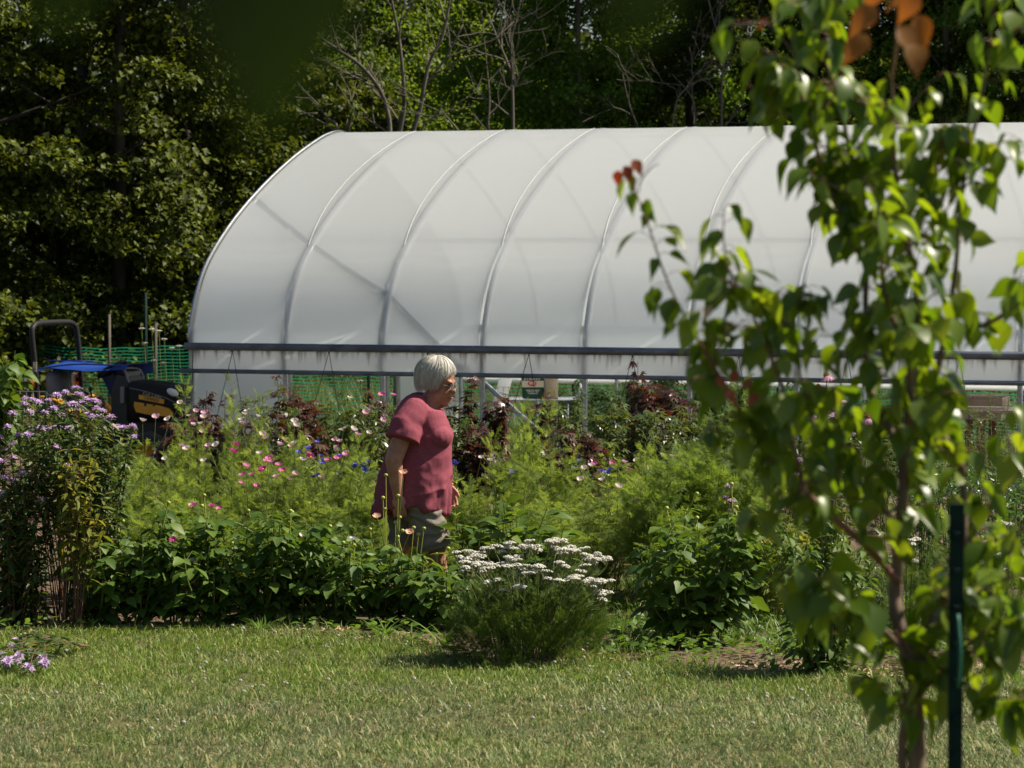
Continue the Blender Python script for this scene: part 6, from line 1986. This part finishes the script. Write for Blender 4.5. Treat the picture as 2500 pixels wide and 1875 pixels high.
for a in (0.5, 2.6, 4.7):
    mb.tube([cw, cw + rot_y(-.55) @ np.array([.19 * math.cos(a), .19 * math.sin(a), 0])], .012, 5)
mb.tube([cw, (.86, 0, 1.08)], .02, 7); mb.build("steering_wheel", M['black_matt'], trac)
# seat
mb = MB(); rings = []
for z, x0, x1, w in ((.78, .02, .46, .22), (.84, .0, .48, .24), (.90, .0, .47, .23)):
    rings.append([(x0, -w, z), (x1, -w * .95, z), (x1, w * .95, z), (x0, w, z)])
mb.loft(rings); mb.build("seat", M['grey_plastic'], trac)
mb = MB(); rings = []
for z, x, w, t in ((.86, .02, .22, .06), (1.0, -.02, .24, .06), (1.18, -.06, .22, .05), (1.25, -.075, .17, .03)):
    rings.append([(x - t, -w, z), (x + t, -w * .92, z), (x + t, w * .92, z), (x - t, w, z)])
mb.loft(rings); mb.build("backrest", M['grey_plastic'], trac)
# yellow fenders and floor
for sd in (-1, 1):
    mb = MB(); rings = []
    for a in np.linspace(.15, PI - .35, 14):
        c = np.array([-.02 + .56 * math.cos(a), 0, .46 + .50 * math.sin(a)])
        rings.append([c + [0, sd * .28, 0], c + [0, sd * .52, 0], c * np.array([.95, 1, .97]) + [0, sd * .52, 0], c * np.array([.95, 1, .97]) + [0, sd * .28, 0]])
    mb.loft(rings); mb.build("fender", M['yellow'], trac)
    w = MB(); w.lathe([(.27, -.13), (.42, -.14), (.475, -.10), (.48, 0), (.475, .10), (.42, .14), (.27, .13)], 28, (-.02, sd * .42, .48), rot=rot_x(PI / 2))
    for k in range(20):
        a = 2 * PI * k / 20; w.box((-.02 + .49 * math.cos(a), sd * .42 + (.05 if k % 2 else -.05), .48 + .49 * math.sin(a)), (.05, .13, .05), rot_y(-a) @ rot_x(.5 if k % 2 else -.5))
    t = w.build("rear_wheel", M['rubber'], trac)
    r = MB(); r.lathe([(0, -.05), (.1, -.06), (.24, -.05), (.275, -.12), (.275, .12), (.24, .05), (.1, .06), (0, .05)], 24, (-.02, sd * .42, .48), rot=rot_x(PI / 2)); r.build("rim", M['yellow'], t)
    w = MB(); w.lathe([(.15, -.09), (.24, -.10), (.275, -.06), (.275, .06), (.24, .10), (.15, .09)], 24, (1.42, sd * .42, .275), rot=rot_x(PI / 2))
    t = w.build("front_wheel", M['rubber'], trac)
    r = MB(); r.lathe([(0, -.03), (.13, -.04), (.155, -.08), (.155, .08), (.13, .04), (0, .03)], 18, (1.42, sd * .42, .275), rot=rot_x(PI / 2)); r.build("rim", M['yellow'], t)
    mb = MB(); mb.tube([(-.10, sd * .55, .72), (-.14, sd * .56, 1.05)], .018, 7); mb.build("lamp_bracket", M['black_matt'], trac)
    mb = MB(); mb.box((-.145, sd * .575, 1.12), (.07, .07, .15)); mb.build("lamp_housing", M['lamp_glass'], trac, smooth=False)
    mb = MB(); mb.ball((-.10, sd * .575, 1.12), (.075, .055, .085), 12, 8); mb.build("turn_signal", M['amber'], trac)
mb = MB(); mb.box((.62, 0, .50), (.42, .86, .04)); mb.build("floor_board", M['yellow'], trac, smooth=False)
mb = MB(); mb.loft([[(.55, -.42, .52), (.80, -.42, .52), (.80, -.36, .52), (.55, -.36, .52)], [(.50, -.40, .80), (.62, -.40, .80), (.62, -.34, .80), (.50, -.34, .80)]]); mb.build("side_shield", M['yellow'], trac, smooth=False)
for y_ in (-.1, .12):
    mb = MB(); mb.tube([(.58, y_ - .28, .62), (.50, y_ - .3, 1.02)], .012, 6); mb.ball((.50, y_ - .3, 1.04), .03, 8, 6); mb.build("lever", M['black_matt'], trac)
# roll bar, square tube with rounded corners
mb = MB(); w = .55
path = catmull([(-.02, -w, .55), (-.05, -w, 1.2), (-.10, -w, 1.70), (-.115, -w + .07, 1.815), (-.12, -w + .2, 1.845), (-.12, 0, 1.85), (-.12, w - .2, 1.845), (-.115, w - .07, 1.815), (-.10, w, 1.70), (-.05, w, 1.2), (-.02, w, .55)], 6)
mb.tube(path, .036, 8); mb.build("roll_bar", M['black_paint'], trac)
for sd in (-1, 1):
    mb = MB(); mb.box((-.045, sd * (w + .02), 1.26), (.012, .06, .10)); mb.box((-.05, sd * w, 1.12), (.10, .10, .05)); mb.build("hinge_bracket", M['black_paint'], trac, smooth=False)
mb = MB(); mb.box((-.035, -w - .046, 1.32), (.05, .004, .12)); mb.build("warning_sticker", M['bag_cream'], trac, smooth=False)
mb = MB(); mb.tube([(-.45, -.4, .7), (-.45, .4, .7)], .03, 8); mb.box((-.36, 0, .62), (.2, .4, .2)); mb.build("hitch", M['black_matt'], trac)

# blue tarp over seat and wheel
tarp = thing("blue_tarp", "blue tarp draped flat over the tractor seat and steering wheel", "tarp", (tx, ty, gz(ty)), TA)
nu, nv = 34, 30
V = []
for i in range(nu):
    u = i / (nu - 1)
    x = -.42 + 1.42 * u
    for j in range(nv):
        v = j / (nv - 1)
        top = 1.335 + .03 * math.sin(u * 7) * .5 + .025 * mnoise.noise(Vector((u * 4, v * 4, 1))) - .10 * max(0, .25 - u) / .25
        if v < .55:
            y = -.22 + .70 * v / .55; z = top - .02 * abs(v - .3)
            if v < .08: z -= .05 * (1 - v / .08)
        else:
            y = .48 + .03 * math.sin(u * 20) + .02 * mnoise.noise(Vector((u * 6, v * 3, 0))); z = top - (v - .55) / .45 * (.12 + .55 * math.exp(-((u - .70) / .13) ** 2))
        V.append((x, y, z))
q = [(i * nv + j, (i + 1) * nv + j, (i + 1) * nv + j + 1, i * nv + j + 1) for i in range(nu - 1) for j in range(nv - 1)]
link(bpy.data.objects.new("sheet", np_mesh("sheet", V, q, None, [M['blue_tarp']])), tarp)
mb = MB(); mb.tube(catmull([(-.40, -.22, 1.25), (.2, -.23, 1.335), (.6, -.22, 1.345), (.98, -.2, 1.33)], 5), .012, 6); mb.build("hem", M['blue_tarp'], tarp)
mb = MB(); mb.box((.0, .2, 1.365), (.7, .02, .014)); mb.build("fold", M['blue_tarp'], tarp)

# ------------------------------------------------------------------ the walking woman
WX = (1010 - 1250) / F * 18.0 / math.cos(PITCH)


def hp(px, py, y=0.0):
    return np.array([(px - 1010) / 389.0, y, (1500 - py) / 389.0])


def capsule(mb, a, b, ra, rb, seg=12):
    a = np.array(a, float); b = np.array(b, float)
    d = b - a; L_ = np.linalg.norm(d); d = d / L_
    pts, rs = [], []
    for t in (-1, -.94, -.75, -.45, 0):
        pts.append(a + d * ra * t); rs.append(ra * math.sqrt(max(.0016, 1 - t * t)))
    for t in (0, .45, .75, .94, 1):
        pts.append(b + d * rb * t); rs.append(rb * math.sqrt(max(.0016, 1 - t * t)))
    mb.tube(pts, rs, seg)


def union(mb, name, mats, parent, voxel, smooth=4, disp=None):
    """grow one continuous surface from overlapping solids"""
    me = mb.mesh("raw", mats)
    o = bpy.data.objects.new("raw", me); COL.objects.link(o)
    rm = o.modifiers.new("r", 'REMESH'); rm.mode = 'VOXEL'; rm.voxel_size = voxel; rm.use_smooth_shade = True
    sm = o.modifiers.new("s", 'SMOOTH'); sm.iterations = smooth; sm.factor = .5
    out = bpy.data.meshes.new_from_object(o.evaluated_get(bpy.context.evaluated_depsgraph_get()))
    bpy.data.objects.remove(o)
    out.name = name
    if disp:
        n = len(out.vertices)
        co = np.empty(n * 3, np.float32); out.vertices.foreach_get("co", co); co = co.reshape(-1, 3)
        nr = np.empty(n * 3, np.float32); out.vertices.foreach_get("normal", nr); nr = nr.reshape(-1, 3)
        co = co + nr * np.array([disp(c) for c in co])[:, None]
        out.vertices.foreach_set("co", co.astype(np.float32).ravel()); out.update()
    out.materials.clear()
    for m in (mats if isinstance(mats, list) else [mats]): out.materials.append(m)
    out.polygons.foreach_set("use_smooth", np.ones(len(out.polygons), bool))
    return link(bpy.data.objects.new(name, out), parent)


skin = mat('skin', (.40, .20, .13), .5, col2=(.33, .145, .095), scale=22, bump=.0015, bscale=90, spec=.35)
skin.node_tree.nodes["Principled BSDF"].inputs['Subsurface Weight'].default_value = .06
skin.node_tree.nodes["Principled BSDF"].inputs['Subsurface Radius'].default_value = (.012, .005, .003)
shirt_m = mat('rose_shirt', (.285, .072, .100), .9, col2=(.175, .042, .062), scale=240, detail=2, spec=.15, stretch=(.5, .5, 2.2), bump=.0006, bscale=300)
short_m = mat('grey_shorts', (.235, .20, .172), .9, col2=(.17, .145, .125), scale=140, spec=.15, bump=.0006, bscale=260)
hair_m = leaf_mat('white_hair', (.40, .38, .34), (.76, .73, .66), 0, rough=.45, spec=.45)
glass_m = mat('spectacle_frame', (.10, .085, .07), .3, .6)
lens_m = bpy.data.materials.new('lens'); nt, N, L = nodes_of(lens_m); b = N["Principled BSDF"]; b.inputs['Transmission Weight'].default_value = .9; b.inputs['Roughness'].default_value = .03; b.inputs['IOR'].default_value = 1.1; b.inputs['Base Color'].default_value = (.9, .93, .93, 1)
dark_eye = mat('eye', (.03, .025, .02), .15)
lip_m = mat('lips', (.30, .09, .075), .5)
brow_m = mat('brow', (.42, .37, .31), .8)
strap_m = mat('sandal', (.30, .13, .07), .7)

woman = thing("person", "white haired person in a rose T-shirt, glasses and grey shorts walking right through the flowers", "person", (WX, 18.0, gz(18.0)))
HC = np.array([.145, 0, 1.45]); HR = rot_z(-.33) @ rot_y(.13)


def hd(x, y, z):
    """head place: profile coordinates, turned a little towards the lawn"""
    return HC + HR @ (np.array([x, y, z]) - HC)


B = MB()
B.ball(hd(.150, 0, 1.492), (.100, .078, .108), 18, 14, rot=HR @ rot_y(.3))
B.ball(hd(.192, 0, 1.398), (.066, .060, .072), 16, 12, rot=HR @ rot_y(.35))
for sd in (-1, 1):
    B.ball(hd(.205, sd * .036, 1.405), (.034, .028, .036), 12, 8)
    B.ball(hd(.170, sd * .052, 1.365), (.040, .022, .040), 12, 8)
    B.ball(hd(.238, sd * .026, 1.470), (.022, .030, .013), 10, 7)
    B.ball(hd(.257, sd * .012, 1.409), (.011, .009, .009), 8, 6)
capsule(B, hd(.247, 0, 1.462), hd(.266, 0, 1.414), .0105, .015)
B.ball(hd(.267, 0, 1.412), (.014, .013, .012), 10, 8)
B.ball(hd(.242, 0, 1.383), (.020, .026, .014), 10, 8)
B.ball(hd(.238, 0, 1.364), (.019, .028, .010), 10, 8)
B.ball(hd(.233, 0, 1.352), (.018, .024, .010), 10, 8)
B.ball(hd(.220, 0, 1.329), (.026, .028, .022), 10, 8)
capsule(B, hd(.150, 0, 1.385), np.array([.06, 0, 1.24]), .066, .078, 16)
capsule(B, hd(.190, 0, 1.338), hd(.130, 0, 1.325), .040, .055, 12)
B.ball((.02, 0, 1.22), (.10, .15, .08), 16, 10)
capsule(B, (0, 0, 1.2), (.0, 0, .85), .14, .15, 16)


def arm(sh, el, wr, side, lean):
    capsule(B, np.array(sh) + np.array([0, 0, -.05]), el, .064, .056, 14)
    capsule(B, el, np.array(el) * .62 + np.array(wr) * .38, .055, .049, 14)
    capsule(B, np.array(el) * .62 + np.array(wr) * .38, wr, .049, .031, 14)
    wr = np.array(wr); d = np.array(lean, float); d /= np.linalg.norm(d)
    fwd = np.array([1.0, 0, 0]); fwd = fwd - d * np.dot(fwd, d); fwd /= np.linalg.norm(fwd)
    inn = np.cross(d, fwd) * (1 if np.cross(d, fwd)[1] * side < 0 else -1)       # towards the body
    R_ = np.stack([fwd, inn, -d], 1)
    B.ball(wr + d * .052, (.040, .019, .054), 14, 10, rot=R_)
    for k, (ln, off) in enumerate(((.070, .033), (.080, .011), (.074, -.011), (.058, -.032))):
        p0 = wr + d * .078 + fwd * off * .8
        p1 = wr + d * .105 + fwd * off * 1.05 + inn * .004
        c1, s1 = math.cos(.45), math.sin(.45)
        p2 = p1 + (d * c1 + inn * s1) * ln * .42
        p3 = p2 + (d * math.cos(1.15) + inn * math.sin(1.15)) * ln * .33
        p4 = p3 + (d * math.cos(1.75) + inn * math.sin(1.75)) * ln * .22
        for a, b_, ra, rb in ((p0, p1, .0105, .0102), (p1, p2, .0102, .0094), (p2, p3, .0094, .0086), (p3, p4, .0086, .0076)):
            capsule(B, a, b_, ra, rb, 8)
    t0 = wr + d * .025 + fwd * .026; t1 = wr + d * .062 + fwd * .050 + inn * .012; t2 = t1 + d * .030 + fwd * .006 + inn * .010
    capsule(B, t0, t1, .014, .0115, 8); capsule(B, t1, t2, .0115, .009, 8)


arm((-.035, -.205, 1.265), (-.115, -.262, .985), (-.092, -.255, .765), -1, (.10, .05, -1))
arm((.02, .205, 1.265), (.10, .275, 1.00), (.205, .265, .79), 1, (.22, -.02, -1))
for hip, kn, an_, toe in (((.0, -.09, .82), (.145, -.10, .455), (.215, -.10, .085), (.335, -.105, .028)), ((-.01, .09, .82), (-.05, .10, .455), (-.27, .10, .165), (-.20, .10, .03))):
    capsule(B, hip, kn, .095, .062, 14); k_ = np.array(kn); a_ = np.array(an_)
    capsule(B, k_, k_ * .65 + a_ * .35 + np.array([-.018, 0, 0]), .060, .057, 14); capsule(B, k_ * .65 + a_ * .35 + np.array([-.018, 0, 0]), a_, .057, .036, 12)
    capsule(B, a_ + np.array([-.03, 0, -.035]), np.array(toe), .036, .026, 12); B.ball(a_ + np.array([-.045, 0, -.05]), (.035, .03, .03), 10, 8)
body = union(B, "body", skin, woman, .0054, 4)

# face details
fc = MB()
for sd in (-1, 1):
    e = MB(); e.ball(hd(.2415, sd * .031, 1.444), (.009, .013, .0065), 10, 7, rot=HR); e.build("eye", dark_eye, woman)
    e = MB(); e.tube([hd(.247, sd * .018, 1.468), hd(.250, sd * .034, 1.473), hd(.238, sd * .05, 1.468)], [.003, .004, .002], 5); e.build("eyebrow", brow_m, woman)
m_ = MB(); m_.tube([hd(.243, -.030, 1.369), hd(.2575, -.014, 1.371), hd(.261, 0, 1.372), hd(.2575, .014, 1.371), hd(.243, .030, 1.369)], [.002, .0042, .005, .0042, .002], 6); m_.build("lips", lip_m, woman)
# spectacles
for nm, build in (("spectacles", True),):
    s_ = MB()
    for sd in (-1, 1):
        c = np.array([.272, sd * .036, 1.440]); ring = []
        for a in np.linspace(0, 2 * PI, 21):
            ring.append(hd(c[0] - .012 * abs(math.cos(a) * .5 + sd * .0) - (.018 if sd * math.cos(a) > .5 else 0) * .4, c[1] + .031 * math.cos(a), c[2] + .023 * math.sin(a)))
        s_.tube(ring, .0024, 5, cap=False)
        s_.tube([hd(.262, sd * .067, 1.445), hd(.19, sd * .083, 1.455), hd(.13, sd * .085, 1.455)], .0022, 5)
    s_.tube([hd(.270, -.007, 1.444), hd(.275, 0, 1.447), hd(.270, .007, 1.444)], .0022, 5)
    sp = s_.build("spectacles", glass_m, woman)
    for sd in (-1, 1):
        l_ = MB(); l_.ball(hd(.266, sd * .036, 1.440), (.002, .030, .022), 14, 8, rot=HR); l_.build("lens", lens_m, sp)

# hair: a combed bob
hr = np.random.default_rng(5)
CC = np.array([.130, 0, 1.500]); RX, RY, RZ = .124, .099, .122


def zend(th):
    """lower edge of the hair round the head; th = 0 at the face"""
    a = abs(th)
    return np.interp(a, [0, .45, .8, 1.05, 1.5, 2.2, PI], [1.535, 1.520, 1.490, 1.432, 1.412, 1.402, 1.408])


def hair_pt(th, t, k=1.0):
    z = (CC[2] + RZ) + (zend(th) - CC[2] - RZ) * t
    zz = max(-1, min(1, (z - CC[2]) / RZ))
    r = math.sqrt(max(0, 1 - zz * zz)) if zz > 0 else (1 - .16 * (-zz) ** 1.5)
    back = 1.0 + (.03 if abs(th) > 1.8 else 0)
    return hd(CC[0] + RX * r * math.cos(th) * k * back, RY * r * math.sin(th) * k, CC[2] + (z - CC[2]) * (1 if k == 1 else 1 + (k - 1) * .6))


ths = np.linspace(-PI, PI, 49)[:-1]
H_ = MB(); rings = []
for t in np.linspace(0, 1, 14):
    tt = 1 - (1 - t) ** 1.6 if t < 1 else 1
    rings.append([hair_pt(th, max(.004, t ** 1.5), 1.0) for th in ths])
H_.loft(rings, cap=True)
for i in range(2400):
    th = hr.uniform(-PI, PI); sway = hr.normal(0, .16); k = 1 + hr.uniform(.0, .05) + (.06 if hr.uniform() < .05 else 0); te = hr.uniform(.80, 1.10)
    pts = [hair_pt(th + sway * t - .25 * math.sin(th) * (1 - t), max(.01, t * te), k) for t in np.linspace(0.02, 1, 8) ** 1.3]
    H_.tube(pts, np.array([.0006, .0010, .0013, .0014, .0013, .0012, .0010, .0003]), 3, cap=False)
H_.build("hair", hair_m, woman)


# shirt
def shirt_disp(c):
    x, y, z = float(c[0]), float(c[1]), float(c[2])
    low = max(0.0, min(1.0, (1.12 - z) / .45))
    n1 = mnoise.noise(Vector((x * 7 + z * 2.5, y * 5, z * 3.2)))
    n2 = mnoise.noise(Vector((x * 5 - z * 9, y * 3 + 4, z * 12)))
    n3 = 1 - abs(mnoise.noise(Vector((x * 6 + 3, y * 4, z * 5.5 - x * 6)))) * 2
    hem = .012 * math.sin(math.atan2(y, x) * 9 + 2 * n1) * max(0, min(1, (.86 - z) / .2))
    g = 1 - abs(math.sin(z * 17 - x * 9 + 1.6 * n1))
    fold = .012 * g * g * max(0, min(1, (x + .05) / .12)) * max(0, min(1, (1.02 - z) / .1)) * max(0, min(1, (z - .66) / .1))
    pull = .006 * math.sin(z * 40 + x * 30 + 3 * n1) * math.exp(-((z - 1.2) / .07) ** 2) * math.exp(-((x - .0) / .1) ** 2)
    n4 = 1 - abs(mnoise.noise(Vector((x * 11 - z * 5, y * 6, z * 10 + x * 7)))) * 2
    n5 = mnoise.noise(Vector((x * 22, y * 16, z * 26)))
    return .006 * n4 * (.35 + low) + .0018 * n5 + .011 * n1 * (.4 + low) + .005 * n2 + .012 * n3 * low + hem + fold + pull


S_ = MB(); rings = []
for z, xb, xf, hw in ((1.385, -.005, .115, .085), (1.36, -.045, .130, .125), (1.335, -.078, .150, .170), (1.29, -.112, .180, .205), (1.20, -.140, .220, .215), (1.12, -.152, .246, .218), (1.06, -.160, .240, .216), (.97, -.185, .236, .225), (.86, -.215, .232, .238), (.76, -.230, .222, .248), (.70, -.238, .212, .252), (.655, -.242, .208, .254)):
    cx, hx_ = (xb + xf) / 2, (xf - xb) / 2
    a = np.linspace(0, 2 * PI, 41)[:-1]
    zz = np.full(40, z)
    if z > 1.28: zz = zz - np.maximum(0, np.cos(a)) * (z - 1.28) * .95
    if z < .75: zz = zz + (.035 * np.cos(a * 2 + PI) * (.75 - z) / .1)
    rings.append(np.stack([cx + hx_ * np.sign(np.cos(a)) * np.abs(np.cos(a)) ** .85, hw * np.sign(np.sin(a)) * np.abs(np.sin(a)) ** .85, zz], 1))
S_.loft(rings[::-1])
for sd in (-1, 1):
    capsule(S_, (.015 if sd < 0 else .03, sd * .165, 1.285), (-.045 if sd < 0 else .03, sd * .235, 1.185), .082, .098, 18)
    S_.tube([(-.035 if sd < 0 else .03, sd * .225, 1.20), (-.062 if sd < 0 else .045, sd * .252, 1.105)], [.098, .112], 20)
    S_.ball((.135, sd * .115, 1.115), (.112, .10, .082), 16, 12)
shirt = union(S_, "shirt", shirt_m, woman, .0068, 2, shirt_disp)


def short_disp(c):
    x, y, z = float(c[0]), float(c[1]), float(c[2])
    return .007 * math.sin(z * 95 + 6 * mnoise.noise(Vector((x * 9, y * 9, z * 6))) + x * 10) * (1 - .4 * (z < .5)) + .008 * mnoise.noise(Vector((x * 8, y * 8, z * 10)))


T_ = MB(); T_.ball((-.01, 0, .78), (.17, .2, .12), 18, 12)
T_.tube([(.0, -.10, .80), (.085, -.105, .60), (.135, -.105, .415)], [.135, .118, .106], 20)
T_.tube([(-.03, .10, .80), (-.05, .105, .60), (-.06, .105, .42)], [.135, .118, .106], 20)
union(T_, "shorts", short_m, woman, .0075, 3, short_disp)
# watch on the far wrist, sandals
w_ = MB(); an = np.linspace(0, 2 * PI, 19); w_.tube([np.array([.203, .265, .80]) + np.array([.036 * math.cos(a), .030 * math.sin(a), -.008 * math.cos(a)]) for a in an], .006, 5, cap=False); w_.build("watch", M['yellow'], woman)
for (x0, x1, y, z) in ((.165, .355, -.102, .008), (-.315, -.17, .10, .03)):
    s_ = MB(); s_.loft([[(x0, y - .032, z - .008), ((x0 + x1) / 2, y - .042, z - .008), (x1 - .03, y - .045, z - .008), (x1, y, z - .008), (x1 - .03, y + .04, z - .008), (x0, y + .032, z - .008)], [(x0, y - .032, z + .012), ((x0 + x1) / 2, y - .042, z + .012), (x1 - .03, y - .045, z + .012), (x1, y, z + .012), (x1 - .03, y + .04, z + .012), (x0, y + .032, z + .012)]])
    a = np.linspace(0, PI, 9)
    s_.tube([(x1 - .075, y - .047 * math.cos(t), z + .052 * math.sin(t) + .004) for t in a], .010, 5); s_.tube([(x0 + .06, y - .042 * math.cos(t), z + .085 * math.sin(t) + .004) for t in a], .009, 5)
    s_.build("sandal", strap_m, woman)
